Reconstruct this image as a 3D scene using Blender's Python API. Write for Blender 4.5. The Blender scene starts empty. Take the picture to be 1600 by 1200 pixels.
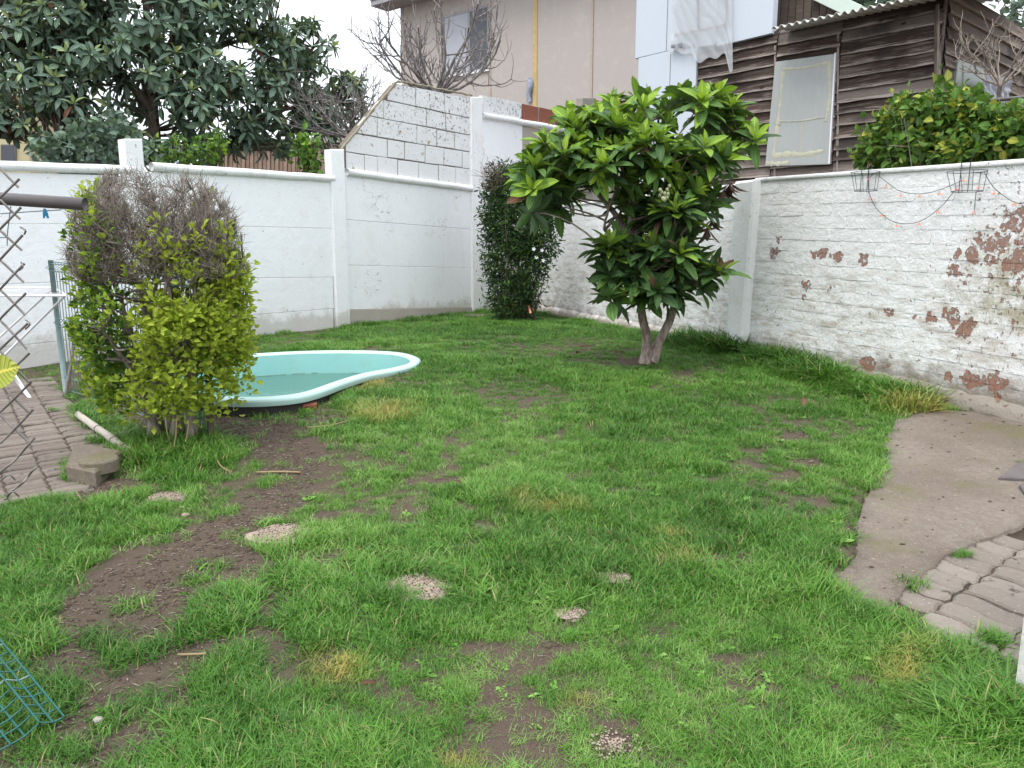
import bpy, math, random
import numpy as np
from mathutils import Vector, Matrix
from mathutils.geometry import delaunay_2d_cdt
random.seed(7); rng = np.random.default_rng(7)
S = bpy.context.scene; C = S.collection
V3 = Vector
# ------------------------------------------------------------------ camera, sky, sun, exposure
FPX = 1180.0; PITCH = math.radians(10.1); EYE = 1.15
cam = bpy.data.cameras.new('camera'); cam.sensor_width = 36; cam.lens = FPX/1600*36
cam.clip_start = .02; cam.clip_end = 600
camo = bpy.data.objects.new('camera', cam); C.objects.link(camo); S.camera = camo
camo.location = (0, 0, EYE); camo.rotation_euler = (math.pi/2-PITCH, 0, 0)
SUN_EL, SUN_AZ = math.radians(66), math.radians(215)
W = bpy.data.worlds.new('World'); S.world = W; W.use_nodes = True
wn = W.node_tree.nodes; wl = W.node_tree.links; wn.clear()
sky = wn.new('ShaderNodeTexSky'); sky.sky_type = 'NISHITA'; sky.sun_disc = False
sky.sun_elevation = SUN_EL; sky.sun_rotation = SUN_AZ; sky.dust_density = 4; sky.air_density = 1
tc = wn.new('ShaderNodeTexCoord'); cn = wn.new('ShaderNodeTexNoise'); cn.inputs['Scale'].default_value = 2.6; cn.inputs['Detail'].default_value = 5
wl.new(tc.outputs['Generated'], cn.inputs['Vector'])
cr = wn.new('ShaderNodeValToRGB'); cr.color_ramp.elements[0].position = .25; cr.color_ramp.elements[0].color = (.74,)*3+(1,)
cr.color_ramp.elements[1].position = .55; cr.color_ramp.elements[1].color = (.97,)*3+(1,)
wl.new(cn.outputs['Fac'], cr.inputs['Fac'])
cm = wn.new('ShaderNodeMix'); cm.data_type = 'RGBA'; cm.inputs[7].default_value = (8.7, 9.35, 10.2, 1)   # cloud layer
sz = wn.new('ShaderNodeSeparateXYZ'); wl.new(tc.outputs['Generated'], sz.inputs[0])
gr = wn.new('ShaderNodeMapRange'); wl.new(sz.outputs['Z'], gr.inputs[0]); gr.inputs[1].default_value = 0; gr.inputs[2].default_value = 1; gr.inputs[3].default_value = .66; gr.inputs[4].default_value = 1.3
gm = wn.new('ShaderNodeMix'); gm.data_type = 'RGBA'; gm.blend_type = 'MULTIPLY'; gm.inputs[0].default_value = 1; gm.inputs[6].default_value = (8.9, 9.4, 10.1, 1); wl.new(gr.outputs[0], gm.inputs[7]); wl.new(gm.outputs[2], cm.inputs[7])
wl.new(cr.outputs['Color'], cm.inputs[0]); wl.new(sky.outputs['Color'], cm.inputs[6])
bg = wn.new('ShaderNodeBackground'); bg.inputs['Strength'].default_value = .1
wo = wn.new('ShaderNodeOutputWorld'); wl.new(cm.outputs[2], bg.inputs['Color']); wl.new(bg.outputs['Background'], wo.inputs['Surface'])
sl = bpy.data.lights.new('sun', 'SUN'); sl.energy = 1.2; sl.angle = math.radians(25); sl.color = (1, .97, .93)
so = bpy.data.objects.new('sun', sl); C.objects.link(so)
_sd = V3((math.sin(SUN_AZ)*math.cos(SUN_EL), math.cos(SUN_AZ)*math.cos(SUN_EL), math.sin(SUN_EL)))
so.rotation_euler = _sd.to_track_quat('Z', 'Y').to_euler()
S.view_settings.view_transform = 'Standard'; S.view_settings.look = 'None'
S.view_settings.gamma = 1; S.view_settings.use_curve_mapping = False
S.view_settings.exposure = 1.12
S.cycles.max_bounces = 6; S.cycles.transparent_max_bounces = 12

# ------------------------------------------------------------------ survey helpers: sight lines to real planes
cp, sp = math.cos(PITCH), math.sin(PITCH)
def ray(u, v):
    dx = (u-800)/FPX; dy = (600-v)/FPX
    return V3((dx, cp+dy*sp, -sp+dy*cp))
def gz(y):
    t = np.clip((np.asarray(y, float)-.8)/7.2, 0, 1); return .254*t*t*(3-2*t)
def at(u, v, Y):
    d = ray(u, v); return V3((0, 0, EYE)) + d*(Y/d.y)
def gnd(u, v, dz=0):
    d = ray(u, v); y = 3.
    for _ in range(60): y = .5*y + .5*(float(gz(y))+dz-EYE)/d.z*d.y
    s = y/d.y; return V3((d.x*s, y, float(gz(y))+dz))
def onz(u, v, z):
    d = ray(u, v); return V3((0, 0, EYE)) + d*((z-EYE)/d.z)
class Plane:                       # a vertical wall plane: point, direction along it, normal towards the viewer
    def __init__(s, p, d):
        s.p = V3(p); s.d = V3((d[0], d[1], 0)).normalized(); n = V3((s.d.y, -s.d.x, 0))
        if n.dot(V3((0, 0, EYE))-s.p) < 0: n = -n
        s.n = n
    def hit(s, u, v, off=0):
        d = ray(u, v); o = V3((0, 0, EYE)); t = (s.p + s.n*off - o).dot(s.n)/d.dot(s.n); return o+d*t
def project(P):
    P = np.asarray(P, float); x, y, z = P[..., 0], P[..., 1], P[..., 2]-EYE
    dep = np.maximum(y*cp - z*sp, 1e-3); up = y*sp + z*cp
    return 800+FPX*x/dep, 600-FPX*up/dep, dep
def hsh(i, j, s):
    h = np.sin(i*127.1+j*311.7+s*74.7)*43758.5453; return h-np.floor(h)
def vnoise(x, y, s=0):
    xi, yi = np.floor(x), np.floor(y); a, b = x-xi, y-yi; a = a*a*(3-2*a); b = b*b*(3-2*b)
    return (hsh(xi, yi, s)*(1-a)+hsh(xi+1, yi, s)*a)*(1-b)+(hsh(xi, yi+1, s)*(1-a)+hsh(xi+1, yi+1, s)*a)*b
def fbm(x, y, s=0, o=3):
    r = 0; w = .5; t = 0
    for k in range(o): r = r+w*vnoise(x*2**k, y*2**k, s+k*13); t += w; w *= .5
    return r/t
def inpoly(x, y, poly):
    r = np.zeros(np.shape(x), bool); n = len(poly)
    for i in range(n):
        x1, y1 = poly[i][0], poly[i][1]; x2, y2 = poly[(i+1) % n][0], poly[(i+1) % n][1]
        c = ((y1 > y) != (y2 > y)) & (x < (x2-x1)*(y-y1)/((y2-y1) if y2 != y1 else 1e-9)+x1); r ^= c
    return r
# ------------------------------------------------------------------ object helpers
def wloc(o):
    r = V3((0, 0, 0))
    while o is not None: r += o.location; o = o.parent
    return r
def tag(o, label=None, cat=None, group=None, kind=None):
    if label: o['label'] = label
    if cat: o['category'] = cat
    if group: o['group'] = group
    if kind: o['kind'] = kind
    return o
def thing(name, label, cat, loc, group=None):
    o = bpy.data.objects.new(name, None); C.objects.link(o); o.location = loc; o.empty_display_size = .1
    return tag(o, label, cat, group)
class MB:
    def __init__(s): s.ch = []; s.n = 0
    def add(s, V, F, m=0, uv=None):
        V = np.asarray(V, float).reshape(-1, 3); F = np.asarray(F, int)
        s.ch.append((V, F+s.n, m, uv)); s.n += len(V); return s
    def mesh(s, name, mats, smooth=False, off=(0, 0, 0)):
        V = np.concatenate([c[0] for c in s.ch])-np.array(off)[None]
        me = bpy.data.meshes.new(name)
        li, ls, mi, uvs = [], [], [], []; anyuv = any(c[3] is not None for c in s.ch); st = 0
        for v, F, m, uv in s.ch:
            k = F.shape[1]; li.append(F.ravel()); ls.append(st+np.arange(len(F))*k); st += F.size
            mi.append(np.broadcast_to(np.asarray(m, int), (len(F),)))
            if anyuv: uvs.append(np.zeros((F.size, 2)) if uv is None else np.asarray(uv, float).reshape(-1, 2))
        li = np.concatenate(li); ls = np.concatenate(ls); mi = np.concatenate(mi)
        me.vertices.add(len(V)); me.vertices.foreach_set('co', V.astype('f').ravel())
        me.loops.add(len(li)); me.loops.foreach_set('vertex_index', li.astype('i'))
        me.polygons.add(len(ls)); me.polygons.foreach_set('loop_start', ls.astype('i'))
        me.polygons.foreach_set('material_index', mi.astype('i'))
        if anyuv:
            ul = me.uv_layers.new(name='UVMap'); ul.data.foreach_set('uv', np.concatenate(uvs).astype('f').ravel())
        me.update(calc_edges=True); me.validate()
        me.polygons.foreach_set('use_smooth', np.full(len(me.polygons), smooth))
        for m in (mats if isinstance(mats, (list, tuple)) else [mats]): me.materials.append(m)
        return me
    def build(s, name, mats, parent=None, smooth=False, loc=None):
        off = wloc(parent) if parent else (V3(loc) if loc is not None else V3((0, 0, 0)))
        o = bpy.data.objects.new(name, s.mesh(name, mats, smooth, off)); C.objects.link(o)
        if parent: o.parent = parent
        elif loc is not None: o.location = loc
        return o
def inst(name, me, parent, M):
    o = bpy.data.objects.new(name, me); C.objects.link(o)
    if parent: o.parent = parent; M = Matrix.Translation(-wloc(parent)) @ M
    o.matrix_basis = M; return o
def slab(mb, P, n, tf, tb, ch=.004, m=0):
    """four points (in order round the face), pushed tf towards n and tb behind; chamfered front edge"""
    P = [V3(p) for p in P]; n = V3(n); c = sum(P, V3((0, 0, 0)))/4
    ins = []
    for i in range(4):
        a = (P[(i+1) % 4]-P[i]).normalized(); b = (P[(i-1) % 4]-P[i]).normalized(); ins.append(P[i]+(a+b)*ch)
    Vv = [p-n*tb for p in P]+[p+n*(tf-ch) for p in P]+[p+n*tf for p in ins]
    F = [[8, 9, 10, 11], [3, 2, 1, 0]]
    for i in range(4):
        j = (i+1) % 4; F += [[i, j, 4+j, 4+i], [4+i, 4+j, 8+j, 8+i]]
    if (P[1]-P[0]).cross(P[2]-P[0]).dot(n) < 0: F = [f[::-1] for f in F]
    ex = (P[1]-P[0]).normalized(); ez = n.cross(ex)
    uv = [[((Vv[k]-P[0]).dot(ex), (Vv[k]-P[0]).dot(ez)+.5*(Vv[k]-P[0]).dot(n)) for k in f] for f in F]
    return mb.add([tuple(v) for v in Vv], F, m, uv)
def box(mb, c, sx, sy, sz, rot=0, ch=.003, m=0):
    c = V3(c); R = Matrix.Rotation(rot, 3, 'Z'); x = R @ V3((1, 0, 0))*sx/2; y = R @ V3((0, 1, 0))*sy/2; z = V3((0, 0, sz/2))
    return slab(mb, [c-x-z-y*0, c+x-z, c+x+z, c-x+z], -(y.normalized()), sy/2, sy/2, ch, m)
def tubes(P, R, k=5):
    """P (N,Q,3) polylines, R (N,Q) radii -> verts, quads"""
    P = np.asarray(P, float); R = np.asarray(R, float); N, Q, _ = P.shape
    T = np.gradient(P, axis=1); T /= np.linalg.norm(T, axis=2, keepdims=True)+1e-9
    ref = np.where(np.abs(T[:, :1, 2:3]) > .9, np.array([1., 0, 0]), np.array([0, 0, 1.])); ref = np.broadcast_to(ref, T.shape)
    A = np.cross(T, ref); A /= np.linalg.norm(A, axis=2, keepdims=True)+1e-9; B = np.cross(T, A)
    th = np.arange(k)*2*np.pi/k
    V = P[:, :, None]+R[:, :, None, None]*(A[:, :, None]*np.cos(th)[None, None, :, None]+B[:, :, None]*np.sin(th)[None, None, :, None])
    idx = np.arange(N*Q*k).reshape(N, Q, k)
    a = idx[:, :-1]; b = idx[:, 1:]
    F = np.stack([a, np.roll(a, -1, 2), np.roll(b, -1, 2), b], -1).reshape(-1, 4)
    L = np.cumsum(np.concatenate([np.zeros((N, 1)), np.linalg.norm(np.diff(P, axis=1), axis=2)], 1), 1)
    return V.reshape(-1, 3), F
def tube(mb, pts, r, k=6, m=0, caps=True):
    pts = np.array([tuple(p) for p in pts], float); Q = len(pts); r = np.broadcast_to(np.asarray(r, float), (Q,))
    Vv, F = tubes(pts[None], r[None], k); mb.add(Vv, F, m)
    if caps and k > 3:
        n0 = mb.n-Q*k; mb.ch.append((np.zeros((0, 3)), np.array([list(range(n0, n0+k))]), m, None)); mb.ch.append((np.zeros((0, 3)), np.array([list(range(mb.n-1, mb.n-k-1, -1))]), m, None))
    return mb
def catmull(pts, n, closed=False):
    P = np.array([tuple(p) for p in pts], float); m = len(P)
    if not closed: P = np.concatenate([[2*P[0]-P[1]], P, [2*P[-1]-P[-2]]]); segs = m-1
    else: P = np.concatenate([[P[-1]], P, P[:2]]); segs = m
    t = np.linspace(0, segs, n, endpoint=not closed); i = np.minimum(t.astype(int), segs-1); f = (t-i)[:, None]
    a, b, c, d = P[i], P[i+1], P[i+2], P[i+3]
    return .5*((2*b)+(c-a)*f+(2*a-5*b+4*c-d)*f**2+(3*b-a-3*c+d)*f**3)
# ------------------------------------------------------------------ material helper
class MT:
    def __init__(s, name, rough=.8, spec=.3):
        s.m = bpy.data.materials.new(name); s.m.use_nodes = True; s.t = s.m.node_tree; s.b = s.t.nodes['Principled BSDF']
        s.b.inputs['Roughness'].default_value = rough; s.b.inputs['Specular IOR Level'].default_value = spec
        s._pos = None
    def n(s, ty, **kw):
        x = s.t.nodes.new(ty)
        for k, v in kw.items(): setattr(x, k, v)
        return x
    def put(s, sock, v):
        if v is None: return
        if isinstance(v, (int, float)): sock.default_value = v
        elif isinstance(v, (tuple, list)): sock.default_value = tuple(v)+((1,) if len(v) == 3 and len(sock.default_value) == 4 else ())
        else: s.t.links.new(v, sock)
    @property
    def pos(s):
        if s._pos is None: s._pos = s.n('ShaderNodeNewGeometry').outputs['Position']
        return s._pos
    def uv(s): return s.n('ShaderNodeUVMap').outputs['UV']
    def map(s, vec, sc=(1, 1, 1), loc=(0, 0, 0), rot=(0, 0, 0)):
        x = s.n('ShaderNodeMapping'); s.put(x.inputs[0], vec); s.put(x.inputs['Scale'], sc); s.put(x.inputs['Location'], loc); s.put(x.inputs['Rotation'], rot); return x.outputs[0]
    def noise(s, sc, det=4, vec=None, rough=.55, dist=0):
        x = s.n('ShaderNodeTexNoise'); s.put(x.inputs['Vector'], vec if vec is not None else s.pos)
        x.inputs['Scale'].default_value = sc; x.inputs['Detail'].default_value = det; x.inputs['Roughness'].default_value = rough; x.inputs['Distortion'].default_value = dist; return x.outputs['Fac']
    def vor(s, sc, vec=None, feat='F1', out='Distance'):
        x = s.n('ShaderNodeTexVoronoi', feature=feat); s.put(x.inputs['Vector'], vec if vec is not None else s.pos); x.inputs['Scale'].default_value = sc; return x.outputs[out]
    def ramp(s, f, *st):
        x = s.n('ShaderNodeValToRGB'); s.put(x.inputs[0], f); e = x.color_ramp.elements
        while len(e) < len(st): e.new(.5)
        for k, (p, c) in enumerate(st): e[k].position = p; e[k].color = (c,)*3+(1,) if isinstance(c, (int, float)) else tuple(c)+(1,)
        return x.outputs[0]
    def step(s, f, a, b):
        x = s.n('ShaderNodeMapRange', interpolation_type='SMOOTHSTEP'); s.put(x.inputs[0], f); x.inputs[1].default_value = a; x.inputs[2].default_value = b; return x.outputs[0]
    def math(s, op, a, b=None):
        x = s.n('ShaderNodeMath', operation=op); s.put(x.inputs[0], a); s.put(x.inputs[1], b); return x.outputs[0]
    def vm(s, op, a, b=None):
        x = s.n('ShaderNodeVectorMath', operation=op); s.put(x.inputs[0], a); s.put(x.inputs[1], b); return x.outputs['Value' if op in ('DISTANCE', 'LENGTH', 'DOT_PRODUCT') else 'Vector']
    def mix(s, f, a, b, bl='MIX'):
        x = s.n('ShaderNodeMix', data_type='RGBA', blend_type=bl); s.put(x.inputs[0], f); s.put(x.inputs[6], a); s.put(x.inputs[7], b); return x.outputs[2]
    def col(s, c): s.put(s.b.inputs['Base Color'], c); return s
    def rough(s, c): s.put(s.b.inputs['Roughness'], c); return s
    def bump(s, h, dist=.005, strength=1, prev=None):
        x = s.n('ShaderNodeBump'); s.put(x.inputs['Height'], h); x.inputs['Distance'].default_value = dist; x.inputs['Strength'].default_value = strength
        if prev is not None: s.put(x.inputs['Normal'], prev)
        s.put(s.b.inputs['Normal'], x.outputs[0]); return x.outputs[0]
    def rand(s): return s.n('ShaderNodeObjectInfo').outputs['Random']
def simple(name, c, rough=.6, var=.25, sc=8, spec=.3, bump=0, metal=0):
    m = MT(name, rough, spec); m.col(m.mix(m.noise(sc, 5), tuple(x*(1-var) for x in c), tuple(min(1, x*(1+var)) for x in c)))
    if bump: m.bump(m.noise(sc*6, 4), bump)
    m.b.inputs['Metallic'].default_value = metal
    return m.m
# ------------------------------------------------------------------ survey of the walls and houses
PA = Plane(gnd(40, 575), tuple((gnd(742, 488)-gnd(40, 575))[:2]))
cornerA = PA.hit(816, 480); cornerA.z = 0
pil = gnd(1155, 549)
PB2 = Plane(pil, tuple((gnd(1600, 660)-pil)[:2]))
PB1 = Plane(pil, tuple((cornerA-pil)[:2]))
PW = Plane(at(1465, 150, 8.5), (-1, 1)); WC = at(1465, 150, 8.5)
PW2 = Plane(WC, (1.15, 1))
PH = Plane(at(1003, 100, 16.5), (-1.25, 1))
def wallY(u):
    return PA.hit(u, 400).y
# ================================================================== MATERIALS
def mat_soil():
    m = MT('soil', .95, .15); a = m.noise(1.2, 5); b = m.noise(14, 6, rough=.7); c = m.noise(90, 3)
    x = m.mix(a, (.065, .047, .035), (.15, .112, .083)); x = m.mix(m.math('MULTIPLY', b, .8), x, (.085, .064, .05))
    x = m.mix(m.step(c, .62, .72), x, (.2, .16, .13)); x = m.mix(m.step(m.noise(60, 2), .3, .22), x, (.03, .018, .012))
    m.col(x); p = m.bump(m.noise(35, 6, rough=.7), .018); m.bump(m.noise(160, 3), .004, prev=p); return m.m
def mat_slab():
    m = MT('weathered_concrete', .92, .2); a = m.noise(1.6, 5); b = m.noise(26, 7, rough=.8)
    x = m.mix(m.step(a, .35, .65), (.185, .153, .125), (.26, .222, .185)); x = m.mix(m.math('MULTIPLY', m.step(b, .35, .7), .7), x, (.16, .12, .095)); x = m.mix(m.math('MULTIPLY', m.step(m.noise(110, 3), .55, .7), .6), x, (.33, .27, .21))
    x = m.mix(m.math('MULTIPLY', m.step(m.noise(2.3, 6), .52, .66), .6), x, (.15, .14, .06))
    x = m.mix(m.step(m.noise(70, 2), .68, .74), x, (.38, .32, .26)); x = m.mix(m.step(m.noise(38, 2), .3, .25), x, (.07, .055, .045))
    m.col(x); p = m.bump(b, .014); m.bump(m.noise(200, 2), .003, prev=p); return m.m
def mat_paver(name, c0, c1):
    m = MT(name, .9, .2); r = m.rand(); b = m.noise(30, 5, rough=.7)
    x = m.mix(r, c0, c1); x = m.mix(m.math('MULTIPLY', b, .6), x, tuple(k*.55 for k in c0))
    x = m.mix(m.step(m.noise(16, 4), .62, .72), x, tuple(k*.4 for k in c0)); x = m.mix(m.step(m.noise(90, 2), .66, .74), x, tuple(k*1.3 for k in c1))
    m.col(x); p = m.bump(b, .006); m.bump(m.noise(180, 2), .002, prev=p); return m.m
def mat_paint(name, base=(.88, .885, .895), dirt=.14, spots=.64, rough=.75, crack=True, grime=0):
    m = MT(name, rough, .25); a = m.noise(.9, 5); b = m.noise(5, 6, rough=.65)
    x = m.mix(a, base, tuple(k*.95 for k in base)); x = m.mix(m.math('MULTIPLY', m.step(b, .5, .75), dirt), x, (.55, .5, .42))
    st = m.noise(3, 5, vec=m.map(m.pos, (3, 3, .5)))
    x = m.mix(m.math('MULTIPLY', m.step(st, .56, .75), dirt*.7), x, (.5, .47, .42))
    x = m.mix(m.step(m.noise(22, 4, rough=.6), spots+.06, spots+.1), x, (.3, .26, .22)); x = m.mix(m.step(m.noise(60, 3), spots+.05, spots+.09), x, (.36, .33, .3))
    if crack:
        cv = m.vor(1.7, vec=m.vm('ADD', m.pos, m.mix(1, (0, 0, 0), m.n('ShaderNodeTexNoise').outputs['Color'])), feat='DISTANCE_TO_EDGE')
        ck = m.math('MULTIPLY', m.step(cv, .008, .003), m.step(m.noise(1.1, 2), .56, .62)); x = m.mix(ck, x, (.3, .27, .24))
    if grime:
        zz = m.n('ShaderNodeSeparateXYZ'); m.put(zz.inputs[0], m.pos); gg = m.math('ADD', m.step(zz.outputs['Z'], .7, .22), m.math('SUBTRACT', m.math('MULTIPLY', m.noise(5, 7, rough=.75), 1.8), 1.12)); x = m.mix(m.math('MULTIPLY', m.step(gg, .1, .6), grime), x, (.36, .32, .24))
    m.col(x); k = 1 if crack else .15; p = m.bump(m.noise(9, 6, rough=.7), .008*k); m.bump(m.noise(70, 4), .002*k, prev=p); return m.m
def mat_block():
    m = MT('painted_block', .85, .2); a = m.noise(2.2, 6, rough=.65); b = m.noise(26, 6, rough=.75)
    zz = m.n('ShaderNodeSeparateXYZ'); m.put(zz.inputs[0], m.pos); top = m.step(zz.outputs['Z'], 1.95, 3.0)
    x = m.mix(a, (.86, .86, .87), (.76, .755, .74))
    th = m.math('SUBTRACT', m.math('ADD', b, m.math('MULTIPLY', a, .25)), m.math('SUBTRACT', .765, m.math('MULTIPLY', top, .1)))
    x = m.mix(m.step(th, 0, .08), x, (.12, .105, .09)); x = m.mix(m.step(m.noise(8, 5), .64, .7), x, (.45, .38, .28))
    m.col(x); p = m.bump(m.noise(30, 6, rough=.75), .012); m.bump(m.noise(120, 4), .003, prev=p); return m.m
PEEL = [(1210,395,8),(1285,398,9),(1308,403,9),(1272,397,5),(1350,407,8),(1260,446,8),(1295,453,4),(1257,463,4),(1388,487,6),(1430,492,4),(1455,500,8),
        (1487,493,11),(1478,490,7),(1508,516,12),(1512,506,8),(1588,345,16),(1565,380,11),(1596,408,15),(1580,412,10),(1545,385,9),(1600,380,8),(1572,352,7),(1530,374,8),(1495,398,7),(1520,398,9),(1546,408,7),
        (1360,570,11),(1352,566,8),(1386,573,5),(1480,591,7),(1515,594,12),(1530,597,10),(1556,598,12),(1510,440,6),(1560,620,9),(1215,375,4),(1490,425,9)]
def mat_brickpaint():
    m = MT('peeling_whitewash', .9, .15)
    a = m.noise(1.3, 6, rough=.6); b = m.noise(24, 7, rough=.75); c = m.noise(7, 6, rough=.7)
    zz = m.n('ShaderNodeSeparateXYZ'); m.put(zz.inputs[0], m.pos); low = m.step(zz.outputs['Z'], 1.3, .7)
    hor = m.noise(5, 6, vec=m.map(m.pos, (1, 1, 4)), rough=.7)
    x = m.mix(a, (.85, .855, .865), (.77, .76, .745))
    dm = m.math('MULTIPLY', m.step(hor, .42, .66), m.math('ADD', .15, m.math('MULTIPLY', low, .6)))
    x = m.mix(dm, x, (.46, .41, .34)); x = m.mix(m.math('MULTIPLY', m.step(c, .6, .75), m.math('ADD', .2, m.math('MULTIPLY', low, .5))), x, (.4, .34, .26))
    x = m.mix(m.step(m.math('ADD', b, m.math('MULTIPLY', low, .05)), .64, .7), x, (.2, .165, .135)); x = m.mix(m.step(m.noise(30, 5, vec=m.map(m.pos, (1, 1, 3)), rough=.7), .66, .7), x, (.13, .11, .1))
    g0 = tuple(PB2.hit(1572, 450)); gd = m.vm('DISTANCE', m.pos, g0)
    x = m.mix(m.math('MULTIPLY', m.math('MULTIPLY', m.step(gd, .55, .1), m.step(c, .42, .6)), .6), x, (.27, .23, .1))
    x = m.mix(m.math('MULTIPLY', m.step(m.math('ADD', zz.outputs['Z'], m.math('MULTIPLY', m.noise(8, 6, rough=.7), .35)), .62, .42), .92), x, (.235, .2, .16))
    # flakes gone: bare brick shows
    nd = m.n('ShaderNodeTexNoise'); nd.inputs['Scale'].default_value = 16; nd.inputs['Detail'].default_value = 5; m.put(nd.inputs['Vector'], m.pos)
    jit = m.vm('MULTIPLY', m.vm('SUBTRACT', nd.outputs['Color'], (.5, .5, .5)), (.16, .16, .16)); pj = m.vm('ADD', m.pos, jit)
    cur = None
    for u, v, r in PEEL:
        P = PB2.hit(u, v); q = m.math('DIVIDE', m.vm('DISTANCE', pj, tuple(P)), r*P.y/FPX*1.15)
        cur = q if cur is None else m.math('MINIMUM', cur, q)
    pe = m.step(cur, 1.12, .98)
    r0 = m.vm('DISTANCE', m.pos, tuple(PB2.hit(1640, 400)))
    sc = m.math('ADD', m.noise(26, 6, rough=.7), m.math('MULTIPLY', m.step(r0, 1.2, .1), .145))
    pe = m.math('MAXIMUM', pe, m.step(sc, .69, .72))
    lo = m.math('ADD', m.noise(13, 6, rough=.7, vec=m.map(m.pos, (1, 1, 1.7))), m.math('MULTIPLY', m.step(zz.outputs['Z'], .5, .2), .1)); pe = m.math('MAXIMUM', pe, m.step(lo, .72, .745))
    pe = m.math('MULTIPLY', pe, m.step(m.math('ADD', m.noise(34, 5, rough=.75), m.math('MULTIPLY', m.noise(7, 3), .2)), .5, .58))
    br = m.mix(m.noise(30, 4), (.36, .185, .125), (.25, .125, .09)); x = m.mix(m.math('MULTIPLY', pe, .92), x, br)
    m.col(x)
    p = m.bump(m.math('SUBTRACT', m.noise(28, 7, rough=.75), m.math('MULTIPLY', pe, .6)), .012); m.bump(m.noise(9, 5, rough=.7), .012, prev=p); return m.m
def mat_wood(name, c0, c1, c2, sx=1.0):
    m = MT(name, .85, .25); uv = m.uv(); r = m.rand(); cb = m.n('ShaderNodeCombineXYZ'); m.put(cb.inputs[0], m.math('MULTIPLY', r, 37)); m.put(cb.inputs[1], m.math('MULTIPLY', r, 91))
    p = m.vm('ADD', uv, cb.outputs[0])
    sv = m.n('ShaderNodeSeparateXYZ'); m.put(sv.inputs[0], uv); vy = m.math('DIVIDE', sv.outputs[1], .132)
    g = m.noise(3, 8, vec=m.map(p, (.5*sx, 9, 1)), rough=.72, dist=1.2); f = m.noise(7, 6, vec=m.map(p, (.35*sx, 14, 1)), rough=.75); k = m.noise(1.3, 5, vec=p)
    x = m.ramp(g, (.32, c0), (.5, c1), (.66, c2)); br = m.mix(r, c1, tuple(q*w_ for q, w_ in zip(c1, (1.9, 1.5, 1.25)))); x = m.mix(.4, x, br); x = m.mix(m.math('MULTIPLY', m.step(m.math('ADD', r, m.math('MULTIPLY', k, .5)), .8, 1.1), .6), x, tuple(q*.8 for q in c2))
    we = m.math('ADD', m.math('MULTIPLY', m.step(vy, .65, .05), .28), m.math('SUBTRACT', f, .1)); x = m.mix(m.math('MULTIPLY', m.step(we, .5, .72), .85), x, tuple(min(1, q*1.7) for q in c2))
    x = m.mix(m.step(f, .4, .3), x, tuple(q*.3 for q in c0)); x = m.mix(m.math('MULTIPLY', m.step(k, .48, .68), .8), x, tuple(q*.8 for q in c0)); x = m.mix(m.math('MULTIPLY', m.step(vy, .78, 1.), .6), x, c0)  # last mix darkens each plank's top edge: lap shadow put into the colour
    kn = m.vor(2.1, vec=m.map(p, (1, 2.6, 1))); x = m.mix(m.step(kn, .1, .05), x, (.03, .015, .01))
    m.col(x); m.bump(g, .008, prev=m.bump(f, .006)); return m.m
def mat_leaf(name, c0, c1, rough=.48, tr=.18, vein=(.5, .6, .3)):
    m = MT(name, rough, .3); uv = m.uv(); s = m.n('ShaderNodeSeparateXYZ'); m.put(s.inputs[0], uv)
    d = m.math('ABSOLUTE', m.math('SUBTRACT', s.outputs[1], .5)); x = m.mix(m.noise(5, 3), c0, c1)
    x = m.mix(m.math('MULTIPLY', m.step(d, .07, .015), .45), x, tuple(k*v*2.2 for k, v in zip(c1, (1.3, 1, 1.1))))
    w = m.math('SINE', m.math('MULTIPLY', m.math('SUBTRACT', s.outputs[0], m.math('MULTIPLY', d, .35)), 75))
    x = m.mix(m.math('MULTIPLY', m.step(w, .55, 1), .2), x, tuple(k*1.7 for k in c1))
    bf = m.n('ShaderNodeNewGeometry').outputs['Backfacing']; x = m.mix(m.math('MULTIPLY', bf, .5), x, tuple(k*.7+.06 for k in c1))
    m.col(x); m.bump(w, .0012)
    t = m.n('ShaderNodeBsdfTranslucent'); m.put(t.inputs[0], m.mix(1, x, (.9, 1, .35), 'MULTIPLY')); ms = m.n('ShaderNodeMixShader'); ms.inputs[0].default_value = tr
    m.t.links.new(m.b.outputs[0], ms.inputs[1]); m.t.links.new(t.outputs[0], ms.inputs[2]); m.t.links.new(ms.outputs[0], m.t.nodes['Material Output'].inputs[0]); return m.m
def mat_bark(name, c0, c1, sc=20):
    m = MT(name, .9, .15); a = m.noise(sc, 6, vec=m.map(m.pos, (1, 1, .35)), rough=.7); m.col(m.mix(m.step(a, .35, .65), c0, c1)); m.bump(a, .006); return m.m
M_SOIL = mat_soil(); M_SLAB = mat_slab()
M_PAV = mat_paver('paver_grey', (.21, .178, .15), (.29, .25, .215)); M_PAVL = mat_paver('paver_brown', (.17, .14, .118), (.25, .21, .18))
M_PAINT = mat_paint('white_paint', grime=.5); M_PAINT2 = mat_paint('white_paint_worn', (.83, .83, .825), .4, .62)
M_BLOCK = mat_block(); M_BRICKP = mat_brickpaint()
M_CONC = simple('raw_concrete', (.33, .3, .26), .9, .3, 12, .2, .004); M_CEM = simple('beige_cement', (.42, .38, .33), .9, .15, 5, .2, .003)
M_MORTAR = simple('dark_mortar', (.2, .17, .14), .95, .4, 25, .1, .01)
M_MOSS = simple('mossy_edge', (.3, .27, .2), .95, .4, 20, .1, .01)
M_RBRICK = simple('red_brick', (.27, .1, .065), .85, .35, 18, .2, .004)
M_WOOD = mat_wood('weathered_brown_wood', (.012, .008, .007), (.045, .03, .023), (.25, .215, .19)); M_WOODG = mat_wood('weathered_grey_wood', (.04, .03, .025), (.12, .095, .08), (.26, .22, .19))
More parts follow.
